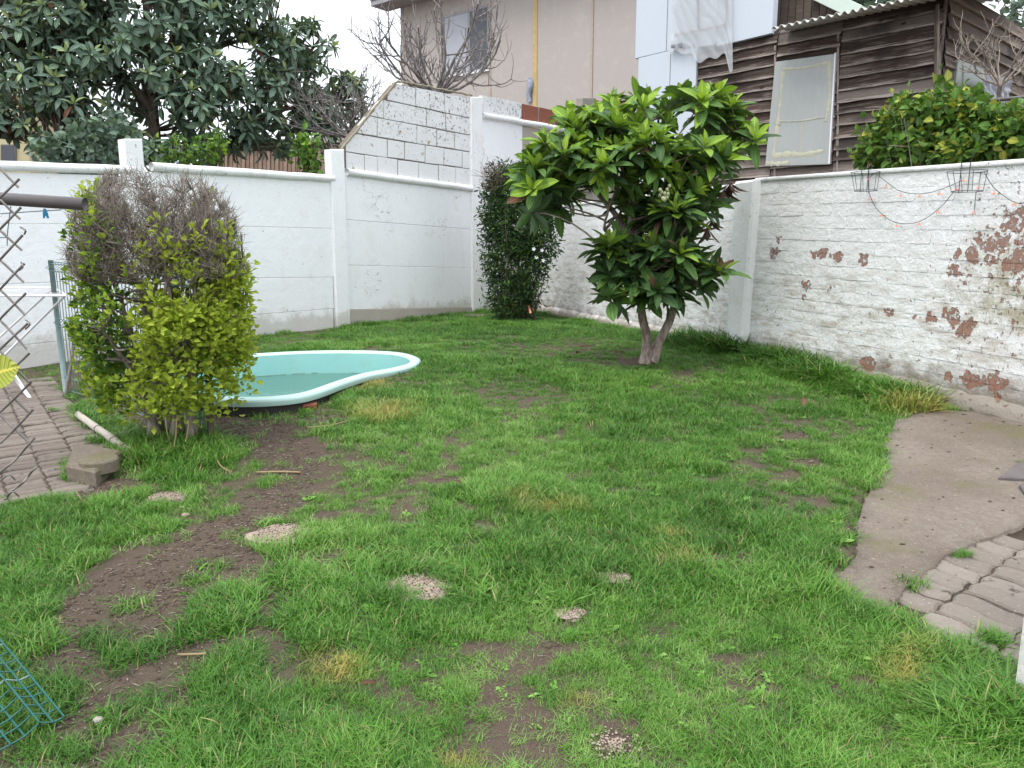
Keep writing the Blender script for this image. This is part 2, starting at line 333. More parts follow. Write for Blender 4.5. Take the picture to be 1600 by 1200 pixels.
M_TRUNK = mat_bark('grey_bark', (.17, .125, .1), (.4, .335, .29), 26); M_DBARK = mat_bark('dark_bark', (.06, .045, .035), (.14, .11, .085)); M_TWIG = mat_bark('twig_bark', (.17, .14, .115), (.34, .295, .25), 40)
M_FIG = mat_bark('pale_twig', (.13, .115, .11), (.29, .265, .25), 30)
L_DARK = mat_leaf('leaf_dark', (.032, .075, .024), (.058, .12, .036)); L_MID = mat_leaf('leaf_mid', (.06, .135, .028), (.095, .19, .04)); L_LIGHT = mat_leaf('leaf_light', (.15, .29, .03), (.24, .38, .05), .45, .25)
L_YOUNG = mat_leaf('leaf_young', (.24, .4, .04), (.34, .48, .06), .5, .3); L_BROWN = mat_leaf('leaf_dead', (.09, .045, .028), (.16, .085, .05), .8, .1)
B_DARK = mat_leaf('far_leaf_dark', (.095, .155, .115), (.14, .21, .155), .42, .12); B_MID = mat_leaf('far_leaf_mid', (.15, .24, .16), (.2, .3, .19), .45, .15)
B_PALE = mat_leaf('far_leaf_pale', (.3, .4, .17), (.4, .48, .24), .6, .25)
P_YEL = mat_leaf('privet_yellow', (.4, .55, .05), (.58, .68, .1), .4, .35); P_GRN = mat_leaf('privet_green', (.19, .35, .025), (.3, .46, .05), .42, .32); P_DRK = mat_leaf('privet_dark', (.06, .16, .016), (.11, .23, .028), .45, .15)
V_DRK = mat_leaf('vine_dark', (.012, .04, .01), (.025, .07, .015), .5, .12); V_MID = mat_leaf('vine_mid', (.05, .13, .02), (.1, .2, .03), .5, .15)
C_GRN = mat_leaf('creeper_green', (.07, .17, .025), (.13, .26, .035), .45, .2); C_YEL = mat_leaf('creeper_yellow', (.28, .33, .045), (.4, .42, .07), .5, .22)
M_TEAL = simple('pale_turquoise_gelcoat', (.44, .62, .57), .38, .06, 3, .4); M_TEALI = (lambda m: (m.col(m.mix(m.math('MULTIPLY', m.step(m.noise(5, 6, rough=.7), .5, .72), .35), m.mix(m.noise(2.2, 4), (.185, .42, .4), (.24, .46, .43)), (.2, .3, .24))), m.m)[1])(MT('turquoise_gelcoat', .45, .35))
M_WIRE = simple('green_wire', (.02, .11, .1), .45, .3, 20, .4); M_WIREW = simple('faded_green_wire', (.2, .27, .27), .5, .3, 20, .4); M_GALV = simple('galvanised_wire', (.2, .18, .165), .55, .3, 30, .4, 0, .4)
M_WHITEM = simple('white_enamel', (.75, .76, .78), .4, .05, 5, .4); M_PIPE = simple('dark_grey_pipe', (.085, .075, .075), .5, .3, 9, .4)
M_BLUE = simple('blue_plastic', (.03, .25, .45), .4, .1); M_ORANGE = simple('orange_flower', (.6, .22, .14), .5, .15); M_BLACKW = simple('dark_wire', (.045, .05, .06), .5, .2)
M_DRY = simple('dry_grass', (.28, .21, .12), .9, .3, 30, .1); M_GRAVEL = simple('beige_gravel', (.3, .235, .185), .85, .45, 90, .2)
# ================================================================== GROUND
POOLPX = [(330,556),(400,552),(460,548.5),(520,547),(580,547.5),(625,550),(650,555.5),(658,562),(650,569),(620,577),(580,584),(540,596),(505,609),(475,617),(440,621.5),(395,624),(335,622.5),(270,614),(228,598),(222,580),(262,564)]
ZR = .245
POOL = catmull([onz(u, v, ZR) for u, v in POOLPX], 112, True)
pc = POOL.mean(0)
def inset(L, d):
    T = np.roll(L, -1, 0)-np.roll(L, 1, 0); N = np.stack([T[:, 1], -T[:, 0]], 1); N /= np.linalg.norm(N, axis=1, keepdims=True)
    A = .5*np.sum(L[:, 0]*np.roll(L[:, 1], -1)-np.roll(L[:, 0], -1)*L[:, 1])
    if A > 0: N = -N
    R = L.copy(); R[:, :2] += N*d
    for _ in range(3): R[:, :2] = .25*np.roll(R[:, :2], 1, 0)+.5*R[:, :2]+.25*np.roll(R[:, :2], -1, 0)
    return R
def wpoly(px): return [tuple(gnd(u, v)[:2]) for u, v in px]
SLABPX = [(1428,638),(1520,646),(1700,672),(1800,770),(1690,790),(1600,824),(1565,838),(1530,850),(1500,862),(1478,872),(1462,888),(1440,905),(1415,925),(1395,945),(1378,960),(1330,950),(1312,925),(1302,905),(1322,893),(1340,868),(1338,840),(1344,800),(1362,768),(1378,722),(1382,690),(1398,662)]
SLAB = wpoly(SLABPX)
SC = (sum(p[0] for p in SLAB)/len(SLAB), sum(p[1] for p in SLAB)/len(SLAB))
PAVR = wpoly([(1378,960),(1478,872),(1540,840),(1600,815),(1720,770),(1900,900),(1800,1100),(1590,1050),(1540,1025),(1430,985)])
PAVL = wpoly([(-300,610),(45,592),(95,612),(122,650),(165,675),(190,706),(110,720),(105,745),(140,765),(90,778),(-300,790)])
def groundz(x, y):
    z = gz(y)+.018*(fbm(x*1.3, y*1.3, 3)-.5)+.012*(fbm(x*5, y*5, 9)-.5)
    near = y < 12
    ps = inset(POOL, .055)
    z = np.where(inpoly(x, y, ps), z-.62, z)
    hard = inpoly(x, y, SLAB) | inpoly(x, y, PAVR) | inpoly(x, y, PAVL)
    return np.where(hard, gz(y)-.03, z)
def axis(lo, hi, st, far):
    a = list(np.arange(lo, hi, st)); s = st; b = a[-1]
    while b < far: s *= 1.45; b += s; a.append(b)
    s = st; b = a[0]
    while b > -far: s *= 1.45; b -= s; a.insert(0, b)
    return np.array(a)
gx = axis(-6, 5.2, .05, 220); gy = axis(.2, 13.2, .05, 220)
X, Y = np.meshgrid(gx, gy); Z = groundz(X, Y); nx, ny = len(gx), len(gy)
ii = (np.arange(ny-1)[:, None]*nx+np.arange(nx-1)[None]).ravel()
g = MB(); g.add(np.stack([X, Y, Z], -1), np.stack([ii, ii+1, ii+nx+1, ii+nx], 1))
tag(g.build('ground', M_SOIL, None, True), 'bare brown soil of the yard showing between the grass', None, None, 'structure')
# concrete slab
def flat(mb, poly, zo, th, jit=0):
    """thick sheet that follows the ground under polygon (world xy)"""
    P = catmull([(a, b, 0) for a, b in poly], len(poly)*5, True); n = len(P)
    P[:, :2] += (rng.random((n, 2))-.5)*jit
    top = P.copy(); top[:, 2] = gz(P[:, 1])+zo; bot = top.copy(); bot[:, 2] -= th
    i = np.arange(n); mb.add(np.concatenate([top, bot]), np.stack([i, np.roll(i, -1), np.roll(i, -1)+n, i+n], 1))
    return top
sm = MB()
bx0, bx1 = min(p[0] for p in SLAB), max(p[0] for p in SLAB); by0, by1 = min(p[1] for p in SLAB), max(p[1] for p in SLAB)
import bmesh
def sheet_from_poly(name, poly, zo, th, mat, jit=.012, sub=.12):
    P = np.array([(poly[i][0]+(poly[(i+1) % len(poly)][0]-poly[i][0])*t, poly[i][1]+(poly[(i+1) % len(poly)][1]-poly[i][1])*t, 0) for i in range(len(poly)) for t in np.arange(0, 1, .125)]); P[:, :2] += (rng.random((len(P), 2))-.5)*jit; k = len(P)
    GX, GY = np.meshgrid(np.arange(P[:, 0].min(), P[:, 0].max(), sub), np.arange(P[:, 1].min(), P[:, 1].max(), sub)); GX = GX.ravel()+.001; GY = GY.ravel()+.001
    inn = inpoly(GX, GY, [tuple(p[:2]) for p in P]); pts = [V3((p[0], p[1])) for p in P]+[V3((a, b)) for a, b in zip(GX[inn], GY[inn])]
    vo, eo, fo, _, _, _ = delaunay_2d_cdt(pts, [], [list(range(k))], 1, 1e-5)
    bm = bmesh.new(); vs = [bm.verts.new((v.x, v.y, float(gz(v.y))+zo+.004*float(fbm(v.x*3, v.y*3, 5)-.5))) for v in vo]
    for f in fo: bm.faces.new([vs[i] for i in f])
    bmesh.ops.recalc_face_normals(bm, faces=bm.faces)
    bm.normal_update()
    if sum(f.normal.z for f in bm.faces) < 0: bmesh.ops.reverse_faces(bm, faces=bm.faces)
    ed = [e for e in bm.edges if e.is_boundary]; r = bmesh.ops.extrude_edge_only(bm, edges=ed)
    for v in r['geom']:
        if isinstance(v, bmesh.types.BMVert): v.co.z -= th
    me = bpy.data.meshes.new(name); bm.to_mesh(me); bm.free(); me.materials.append(mat)
    for p in me.polygons: p.use_smooth = True
    o = bpy.data.objects.new(name, me); C.objects.link(o); return o
tag(sheet_from_poly('concrete_slab', SLAB, .012, .1, M_SLAB), 'bare beige concrete slab stained with moss beside the lawn', None, None, 'structure')
# interlocking pavers
def paver_shape(L, Wd, amp):
    """outline of a zig-zag paver, long axis x"""
    xs = [0, .12, .3, .5, .7, .88, 1]; ys = [0, .1, 1, .5, 0, .9, 1]
    n = 13; t = np.linspace(0, 1, n); lo = amp*np.sin(t*2*np.pi)
    e = np.array([.0, .35, .0, -.35, .0])*amp*1.6
    bottom = [(-L/2+L*a, -Wd/2+b) for a, b in zip(t, lo)]; right = [(L/2+e[k], -Wd/2+Wd*k/4) for k in range(1, 4)]
    topp = [(L/2-L*a, Wd/2+b) for a, b in zip(t, lo[::-1])]; left = [(-L/2+e[4-k], Wd/2-Wd*k/4) for k in range(1, 4)]
    return np.array(bottom+right+topp+left)
def paver_mesh(name, L, Wd, amp, mat, seed):
    r = np.random.default_rng(seed); o = paver_shape(L, Wd, amp); c = o*(1-.0)
    sc = np.array([(L-.006)/L, (Wd-.0045)/Wd]); o = o*sc+(r.random(o.shape)-.5)*.004; inn = o*np.array([(L-.018)/L, (Wd-.016)/Wd]); n = len(o)
    V = np.concatenate([np.c_[o, np.full(n, -.06)], np.c_[o, np.full(n, -.007)], np.c_[inn, (r.random(n)-.5)*.002]])
    i = np.arange(n); j = np.roll(i, -1); mb = MB(); mb.add(V, np.concatenate([np.stack([i, j, j+n, i+n], 1), np.stack([i+n, j+n, j+2*n, i+2*n], 1)]))
    mb.ch.append((np.zeros((0, 3)), (i+2*n)[None], 0, None)); return mb.mesh(name, mat)
def pave(name, label, O, d, L, Wd, amp, cols, rows, poly, mat, zo, gap=0, pred=None):
    base = MB(); root = sheet_from_poly(name, poly, -.006, .05, M_SOIL, 0, .3); tag(root, label, None, None, 'structure')
    ms = [paver_mesh('paver', L, Wd, amp, mat, k) for k in range(5)]
    d = V3((d[0], d[1], 0)).normalized(); e = V3((d.y, -d.x, 0)); ang = math.atan2(e.y, e.x); k = 0
    for c in range(*cols):
        for r in range(*rows):
            p = V3(O)+e*(L+gap)*(c+.5)+d*Wd*(r+.5+(.0 if c % 2 == 0 else .0)); p += V3((random.uniform(-.004, .004), random.uniform(-.004, .004), 0))
            tp = [p]+[p+e*L*.42*i_+d*Wd*.4*j_ for i_ in (-1, 1) for j_ in (-1, 1)]
            if not inpoly(np.array([t_.x for t_ in tp]), np.array([t_.y for t_ in tp]), poly).any() or inpoly(np.array([p.x]), np.array([p.y]), [(SC[0]+(a_-SC[0])*.96, SC[1]+(b_-SC[1])*.96) for a_, b_ in SLAB])[0]: continue
            u, v, dep = project(np.array([p.x, p.y, float(gz(p.y))]))
            if p.y < .2 or u < -260 or u > 1860 or v > 1500: continue
            p.z = float(gz(p.y))+zo+random.uniform(-.006, .004)
            sl = float(gz(p.y+.1)-gz(p.y-.1))/.2
            M = Matrix.Translation(p) @ Matrix.Rotation(math.atan(sl)+random.gauss(0, .012), 4, 'X') @ Matrix.Rotation(random.gauss(0, .012), 4, 'Y') @ Matrix.Rotation(ang+random.gauss(0, .012), 4, 'Z')
            inst('paver', ms[k % 5], root, M); k += 1
a, b = gnd(1430, 975), gnd(1604, 853)
pave('paved_path', 'path of pale grey zig-zag pavers right of the lawn', a, (b-a)[:2], .215, .108, .011, (-2, 7), (-10, 28), PAVR, M_PAV, .006)
a, b = gnd(68, 740), gnd(18, 632)
pave('paved_walk', 'brown zig-zag paver walk behind the chain-link fence on the left', a, (b-a)[:2], .165, .068, .006, (-8, 8), (-12, 44), PAVL, M_PAVL, .004)
# a few darker slates at the slab's right edge
for k, q in enumerate([[(1560,748),(1588,727),(1640,722),(1625,752)],[(1592,760),(1640,752),(1650,772),(1600,772)]]):
    mb = MB(); P = [gnd(u, v, .018) for u, v in q]; slab(mb, P, V3((0, 0, 1)), .012, .05, .006)
    tag(mb.build('slate', simple('dark_slate%d' % k, (.13, .115, .11), .85, .3, 14, .2, .004), None, False, P[0]), ['dark slate set at the right edge of the concrete slab', 'small narrow slate below the dark slate at the slab edge'][k], 'paving slate', 'slates at the slab edge')
# ================================================================== WALL A (white, precast panels and blocks)
RA = PA.hit(530, 505)
wa = thing('garden_wall', 'long white wall of precast panels with block top behind the pool', 'wall', RA)
def q(pl, *px): return [pl.hit(u, v) for u, v in px]
def lineY(p0, p1, u): return p0[1]+(p1[1]-p0[1])*(u-p0[0])/(p1[0]-p0[0])
def vplane(pl, u, v0, v1):  # vertical edge: bottom and top points above one another
    b = pl.hit(u, v0); t = pl.hit(u, v1); return b, V3((b.x, b.y, t.z))
def wallquad(pl, ul, ur, bl, br, tl, tr):
    xl = pl.hit(ul, (bl+tl)/2); xr = pl.hit(ur, (br+tr)/2)
    zz = lambda u, v: pl.hit(u, v).z
    return [V3((xl.x, xl.y, zz(ul, bl))), V3((xr.x, xr.y, zz(ur, br))), V3((xr.x, xr.y, zz(ur, tr))), V3((xl.x, xl.y, zz(ul, tl)))]
GAP = .0012
def panel(pl, root, name, mat, ul, ur, bl, br, tl, tr, tf=0, tb=.05, ch=.0035):
    mb = MB(); P = wallquad(pl, ul, ur, bl, br, tl, tr); ex = (P[1]-P[0]).normalized()
    P = [P[0]+ex*GAP+V3((0, 0, GAP)), P[1]-ex*GAP+V3((0, 0, GAP)), P[2]-ex*GAP-V3((0, 0, GAP)), P[3]+ex*GAP-V3((0, 0, GAP))]
    slab(mb, P, pl.n, tf, tb, ch); return mb.build(name, mat, root)
# panels between posts (bottom-left, bottom-right, top-left, top-right in sight-line rows)
rowsA1 = [(530, 492, 484, 480), (484, 480, 414, 419), (414, 419, 343, 358), (343, 358, 270, 296)]
for k, (bl, br, tl, tr) in enumerate(rowsA1): panel(PA, wa, 'plinth' if k == 0 else 'panel', M_CEM if k == 0 else M_PAINT, 540, 737, bl, br, tl, tr, .012 if k == 0 else 0)
for bl, br, tl, tr in [(590, 512, 505, 482), (505, 482, 436, 433), (436, 433, 350, 357), (350, 357, 268, 282)]: panel(PA, wa, 'panel', M_PAINT, 232, 521, bl, br, tl, tr)
for bl, br, tl, tr in [(700, 575, 560, 520), (560, 520, 450, 436), (450, 436, 350, 350), (350, 350, 264, 275)]: panel(PA, wa, 'panel', M_PAINT, -160, 213, bl, br, tl, tr)
def coping(pl, root, ul, ur, vl, vr, r, mat=M_PAINT2):
    a = pl.hit(ul, vl); b = pl.hit(ur, vr); mb = MB(); pts = [a.lerp(b, t)+pl.n*.005+V3((0, 0, random.uniform(-.004, .004))) for t in np.linspace(0, 1, 12)]
    tube(mb, pts, r, 12); return mb.build('coping', mat, root, True)
coping(PA, wa, -160, 208, 256, 265, .038); coping(PA, wa, 236, 520, 261, 279, .04); coping(PA, wa, 541, 736, 269, 295, .042); coping(PA, wa, 752, 900, 180, 206, .045, M_PAINT2)
def post(pl, root, ul, ur, vb, vt, tf, mat=M_PAINT):
    return panel(pl, root, 'post', mat, ul, ur, vb, vb, vt, vt, tf, .07, .01)
post(PA, wa, 207, 236, 600, 219, .03, M_PAINT2); post(PA, wa, 519, 541, 530, 234, .03); p2 = post(PA, wa, 735, 753, 495, 152, .03, M_PAINT2)
# blocks of the stepped top between the two posts
def clip_top(u): return lineY((536, 230), (621, 129), u) if u < 621 else lineY((621, 129), (737, 152), u)
bl0 = [(0, 0)]
core = MB()   # mortar body behind the blocks
pts = [PA.hit(541, 262), PA.hit(736, 288), PA.hit(736, 153), PA.hit(621, 131), PA.hit(541, 226)]
n5 = len(pts); Vc = [tuple(p-PA.n*.012) for p in pts]+[tuple(p-PA.n*.13) for p in pts]; core.add(Vc, np.array([[0, 1, 2, 3, 4], [9, 8, 7, 6, 5]])); core.add(Vc, np.array([[i, (i+1) % 5, (i+1) % 5+5, i+5] for i in range(5)]))
core.build('mortar', M_MORTAR, wa)
cuts = [[541,570,590,622,655,686,712,737],[541,606,633,665,694,723,737],[541,590,652,683,711,737],[541,600,667,697,737],[541,606,650,695,737],[541,621,680,737]]
for r in range(5):
    def vv(u, k): # row boundary height at column u
        return lineY((541, 269-k*31.5), (737, 291-k*26.5), u)
    for ul, ur in zip(cuts[r][:-1], cuts[r][1:]):
        poly = [(ul, vv(ul, r)), (ur, vv(ur, r)), (ur, vv(ur, r+1) if r < 4 else 60), (ul, vv(ul, r+1) if r < 4 else 60)]
        for p0_, p1_ in (((536, 231), (621, 131)), ((621, 131), (740, 153))):     # keep what lies under the sloping top
            f_ = lambda p: p[1]-lineY(p0_, p1_, p[0]); o_ = []
            for i in range(len(poly)):
                A_, B_ = poly[i], poly[(i+1) % len(poly)]; fa_, fb2 = f_(A_), f_(B_)
                if fa_ >= 0: o_.append(A_)
                if fa_*fb2 < 0: t_ = fa_/(fa_-fb2); o_.append((A_[0]+(B_[0]-A_[0])*t_, A_[1]+(B_[1]-A_[1])*t_))
            poly = o_
            if len(poly) < 3: break
        if len(poly) < 3: continue
        P = [PA.hit(*p) for p in poly]; cc = sum(P, V3((0, 0, 0)))/len(P)
        if max((p-cc).length for p in P) < .05: continue
        n_ = len(P); off_ = random.uniform(-.004, .004); ins = []
        for i in range(n_): ins.append(P[i]+((P[(i+1) % n_]-P[i]).normalized()+(P[i-1]-P[i]).normalized())*random.uniform(.004, .0085)+V3((0, 0, random.uniform(-.004, .004))))
        Vb_ = [tuple(p-PA.n*.1) for p in ins]+[tuple(p+PA.n*(off_-.006)) for p in ins]+[tuple(p+((cc-p).normalized()*random.uniform(.006, .012))+PA.n*off_) for p in ins]
        i = np.arange(n_); j = np.roll(i, -1); mb = MB(); mb.add(Vb_, np.concatenate([np.stack([i, j, j+n_, i+n_], 1), np.stack([i+n_, j+n_, j+2*n_, i+2*n_], 1)])); mb.ch.append((np.zeros((0, 3)), (i+2*n_)[None], 0, None)); mb.build('block', M_BLOCK, wa)
# mossy mortar edges along the slope and the top
mb = MB(); tube(mb, catmull([PA.hit(*p) for p in [(533,233),(560,200),(590,163),(614,133),(621,127)]], 30)+(rng.random((30, 3))-.5)*.014, .014, 6); tube(mb, catmull([PA.hit(*p) for p in [(621,127),(660,133),(700,142),(737,149)]], 30)+(rng.random((30, 3))-.5)*.014, .013, 6)
mb.build('capping', M_MOSS, wa, True)
# beyond the second post
panel(PA, wa, 'panel', M_PAINT, 752, 816, 495, 490, 186, 196); panel(PA, wa, 'panel', M_CEM, 816, 940, 490, 470, 196, 217, -.004)
panel(PA, wa, 'block', M_BLOCK, 752, 790, 178, 185, 149, 156); panel(PA, wa, 'block', M_BLOCK, 790, 815, 185, 190, 156, 162)
us = [815,843,868,891,907]
for a, b in zip(us[:-1], us[1:]): panel(PA, wa, 'brick', M_RBRICK, a+1.5, b-1, lineY((752, 178), (900, 203), a)-1, lineY((752, 178), (900, 203), b)-1, lineY((752, 149), (907, 180), a), lineY((752, 149), (907, 180), b), -.01)
mb = MB(); slab(mb, wallquad(PA, 814, 910, 191, 206, 161, 181), PA.n, -.025, .08, .002); mb.build('mortar', M_CONC, wa)
panel(PA, wa, 'post', M_CONC, 907, 928, 300, 300, 153, 153, .03, .1); panel(PA, wa, 'brick', M_RBRICK, 929, 950, 205, 210, 155, 160, -.01)
panel(PA, wa, 'panel', M_CEM, 940, 1010, 470, 460, 205, 215, -.006)
# drip stone at the foot of the post
f = gnd(742, 494); mb = MB(); box(mb, f+V3((0, -.08, .0)), .32, .16, .05, 0, .01); tag(mb.build('footing_stone', M_SLAB, None, False, f), 'flat broken concrete footing at the base of the white corner post', 'footing')
# ================================================================== WALL B (white-washed brick)
RB = pil.copy()
wb = thing('brick_wall', 'white-washed brick wall with flaking paint along the right side', 'wall', RB)
def brick_mesh(k, L=.288, Hh=.0885):
    r = np.random.default_rng(100+k); nx_, nz_ = 7, 4; x = np.linspace(-L/2, L/2, nx_); z = np.linspace(-Hh/2, Hh/2, nz_)
    Xb, Zb = np.meshgrid(x, z); edge = (np.abs(Xb) > L/2-.001) | (np.abs(Zb) > Hh/2-.001)
    Yb = np.where(edge, .0006, 0)+(r.random(Xb.shape)-.5)*.0035; Xb = Xb+(r.random(Xb.shape)-.5)*.005; Zb = Zb+(r.random(Xb.shape)-.5)*.004
    Vf = np.stack([Xb, Yb, Zb], -1).reshape(-1, 3); i = (np.arange(nz_-1)[:, None]*nx_+np.arange(nx_-1)[None]).ravel(); F = np.stack([i, i+1, i+nx_+1, i+nx_], 1)
    ring = list(range(nx_))+[nx_*(j+1)-1 for j in range(1, nz_)]+list(range(nx_*nz_-2, nx_*(nz_-1)-1, -1))+[nx_*j for j in range(nz_-2, 0, -1)]
    Va = Vf[ring].copy(); Vb = Va.copy(); Vb[:, 1] = .06; n0 = len(Vf); m = len(ring); i = np.arange(m); j = np.roll(i, -1)
    mb = MB(); mb.add(np.concatenate([Vf, Va, Vb]), np.concatenate([F, np.stack([i+n0, i+n0+m, j+n0+m, j+n0], 1)])); return mb
BM = [brick_mesh(k) for k in range(10)]; BMe = [b.mesh('brick', M_BRICKP, True) for b in BM]
cand = []
def lay(pl, TL, TR, s0, s1, depth=1.75):
    """courses run parallel to the wall top from TL towards TR; s in metres from TL"""
    es = (TR-TL).normalized(); fl = V3((es.x, es.y, 0)).normalized(); ang = math.atan2(fl.y, fl.x); n = pl.n
    # box of mortar behind
    A = TL+es*s0; Bp = TL+es*s1
    mb = MB(); N1 = 90; t = np.linspace(0, 1, N1); hh = np.linspace(0, depth, 50); G = np.zeros((50, N1, 3))
    for a_ in range(N1):
        p = A.lerp(Bp, t[a_]); G[:, a_, 0] = p.x; G[:, a_, 1] = p.y; G[:, a_, 2] = p.z-hh
    dd = -.0026+.0062*(fbm((t*(s1-s0)*9)[None].repeat(50, 0), (hh*9)[:, None].repeat(N1, 1), 21, 4)-.5); G += dd[..., None]*np.array(n)[None, None]
    i = (np.arange(49)[:, None]*N1+np.arange(N1-1)[None]).ravel(); mb.add(G, np.stack([i, i+N1, i+N1+1, i+1], 1))
    slab(mb, [A-V3((0, 0, depth)), Bp-V3((0, 0, depth)), Bp, A], n, -.03, .15, .002)
    slab(mb, [A-V3((0, 0, .012)), Bp-V3((0, 0, .012)), Bp+V3((0, 0, .022)), A+V3((0, 0, .022))], n, .012, .16, .008)
    mb.build('mortar', M_BRICKP, wb, True)
    ch = .094; tilt = math.asin(es.z)
    for r in range(int(depth/ch)):
        s = s0+(-.15 if r % 2 else 0)
        while s < s1:
            L = .294; c = TL+es*(s+L/2)-V3((0, 0, .02+ch*(r+.5)))
            if s >= s0-.01 and s+L <= s1+.01:
                back = n*random.uniform(-.0012, .0012)
                R3 = Matrix((( es.x, -n.x, 0), (es.y, -n.y, 0), (es.z, -n.z, 1))).to_4x4()
                if R3.to_3x3().determinant() < 0: R3 = Matrix(((-es.x, -n.x, 0), (-es.y, -n.y, 0), (-es.z, -n.z, 1))).to_4x4()
                cand.append((Matrix.Translation(c+back) @ R3 @ Matrix.Rotation(random.gauss(0, .006), 4, 'Y'), c))
            s += L
lay(PB2, PB2.hit(1183, 282), PB2.hit(1600, 254), -.02, 4.2)
lay(PB1, PB1.hit(1150, 291), PB1.hit(816, 330), 0, (PB1.hit(1150, 291)-PB1.hit(816, 330)).length)
def seen(P, M=20):
    u, v, d = project(P); return (u > -M) & (u < 1600+M) & (v > -M) & (v < 1200+M), u, v, d
ok, u_, v_, d_ = seen(np.array([tuple(c[1]) for c in cand])); zc = np.array([c[1].z for c in cand]); gzc = gz(np.array([c[1].y for c in cand]))
score = np.where(ok & (zc > gzc-.05), 1/d_, 0); order = np.argsort(-score); rest = MB()
for k, i in enumerate(order):
    M = cand[i][0]
    if zc[i] < gzc[i]-.15: continue
    if k < 300: inst('brick', BMe[i % 10], wb, M)
    else:
        b = BM[i % 10].ch[0]; R = np.array(M); rest.add(b[0] @ R[:3, :3].T+R[:3, 3], b[1])
tag(rest.build('brickwork', M_BRICKP, wb, True), None, None, None, 'stuff')
# pillar between the two lengths, plinth along the foot
mb = MB(); P = [PB2.hit(1136, 556, .05), PB2.hit(1160, 560, .05), PB2.hit(1183, 280, .05), PB2.hit(1151, 284, .05)]; slab(mb, P, PB2.n, .03, .2, .02); mb.build('pillar', M_PAINT2, wb)
def plinth(pl, pts, h):
    P = catmull([gnd(u, v) for u, v in pts], 40); n = np.array(pl.n); mb = MB(); prof = [(.0, h+.03), (.03, h), (.05, h*.6), (.055, -.1)]
    Vp = np.stack([P+n[None]*(a+.012*(rng.random((40, 1))-.5))+np.stack([np.zeros(40), np.zeros(40), b+.02*(rng.random(40)-.5)], 1) for a, b in prof], 0)
    i = (np.arange(3)[:, None]*40+np.arange(39)[None]).ravel(); mb.add(Vp.reshape(-1, 3), np.stack([i, i+1, i+41, i+40], 1)); mb.build('plinth', M_BRICKP, wb, True)
def bedge(pl, u, v=600): p = pl.hit(u, v); return project(np.array([p.x, p.y, float(gz(p.y))]))[:2]
plinth(PB2, [bedge(PB2, u) for u in (1165, 1250, 1350, 1450, 1600, 1680)], .07); plinth(PB1, [bedge(PB1, u) for u in (840, 920, 1000, 1080, 1135)], .05)
# ================================================================== HOUSES
def facade(pl, root, name, mat, px, tf, tb, ch=.004):
    mb = MB(); slab(mb, [pl.hit(*p) for p in px], pl.n, tf, tb, ch); return mb.build(name, mat, root)
# pink-beige house
hb = PH.hit(800, 400); hb.z = 0
ph = thing('beige_house', 'beige panel-clad house behind the stepped white wall', 'house', hb)
M_PINK = mat_paint('beige_render', (.43, .385, .358), .4, .66, .8, False); M_TRIM = simple('ochre_trim', (.5, .36, .16), .7, .3, 12); M_BTRIM = simple('dirty_beige_trim', (.42, .35, .28), .8, .3, 12)
M_GLASS = MT('window_glass', .12, .3).col((.085, .09, .105)).m; M_CURT = simple('grey_curtain', (.42, .43, .47), .9, .15, 3)
zb = PH.hit(700, 330).z
def hq(ul, ur, vbl, vbr, vtl, vtr): return wallquad(PH, ul, ur, vbl, vbr, vtl, vtr)
for ul, ur in [(631, 765), (767, 836), (839, 923), (926, 1001)]:
    hole = ul == 631
    segs = [(ul, ur)] if not hole else []
    if hole:
        for a, b, vb, vt in [(631, 690, 400, -140), (690, 765, 400, 122), (690, 765, 18, -140)]:
            mb = MB(); P = hq(a, b, vb, vb, vt, vt)
            if (a, vb) == (690, 400): P = [P[0], P[1], PH.hit(765, 108), PH.hit(690, 122)]; P[2] = V3((P[1].x, P[1].y, P[2].z)); P[3] = V3((P[0].x, P[0].y, P[3].z))
            if vb == 18: t0, t1 = PH.hit(690, 26).z, PH.hit(765, 6).z; P[0].z = t0; P[1].z = t1
            slab(mb, P, PH.n, 0, .12, .002); mb.build('wall_panel', M_PINK, ph)
    else:
        mb = MB(); slab(mb, hq(ul, ur, 400, 400, -140, -140), PH.n, 0, .12, .004); mb.build('wall_panel', M_PINK, ph)
for a, b, m in [(764.5, 767.5, M_BTRIM), (833, 839.5, M_TRIM), (923.2, 925.8, M_BTRIM), (1000, 1004, M_BTRIM), (629, 633, M_BTRIM)]:
    mb = MB(); slab(mb, hq(a, b, 400, 400, -140, -140), PH.n, .02, .02, .004); mb.build('batten', m, ph)
# window
wf = MB()
def strip(mb, pl, p0, p1, w, tf, tb):
    a, b = pl.hit(*p0), pl.hit(*p1); d = (b-a).normalized(); s = pl.n.cross(d)*w/2; slab(mb, [a-s, b-s, b+s, a+s], pl.n, tf, tb, .004)
for p0, p1, w in [((692, 27), (763, 8), .07), ((692, 120), (763, 107), .06), ((693, 27), (694, 121), .06), ((763, 6), (762, 108), .07), ((732, 17), (732, 114), .08)]: strip(wf, PH, p0, p1, w, -.0, .07)
wfo = wf.build('window', simple('grey_aluminium', (.3, .3, .32), .5, .1, 4), ph)
for u0, u1, ta, tb_, mm in [(694, 731, 28, 18, M_CURT), (733, 762, 18, 10, M_GLASS)]:
    mb = MB(); slab(mb, wallquad(PH, u0, u1, lineY((692, 120), (763, 107), u0), lineY((692, 120), (763, 107), u1), ta, tb_), PH.n, -.04, .01, .001); mb.build('pane', mm, wfo)
for k in range(7):
    u = 696+k*5; mb = MB(); strip(mb, PH, (u, 28-(u-694)*.26), (u, 119-(u-694)*.18), .05, -.025, .012); mb.build('blind_slat', simple('pale_blind', (.5, .5, .53), .8, .1), wfo) if k == 0 else mb.build('blind_slat', bpy.data.materials['pale_blind'], wfo)
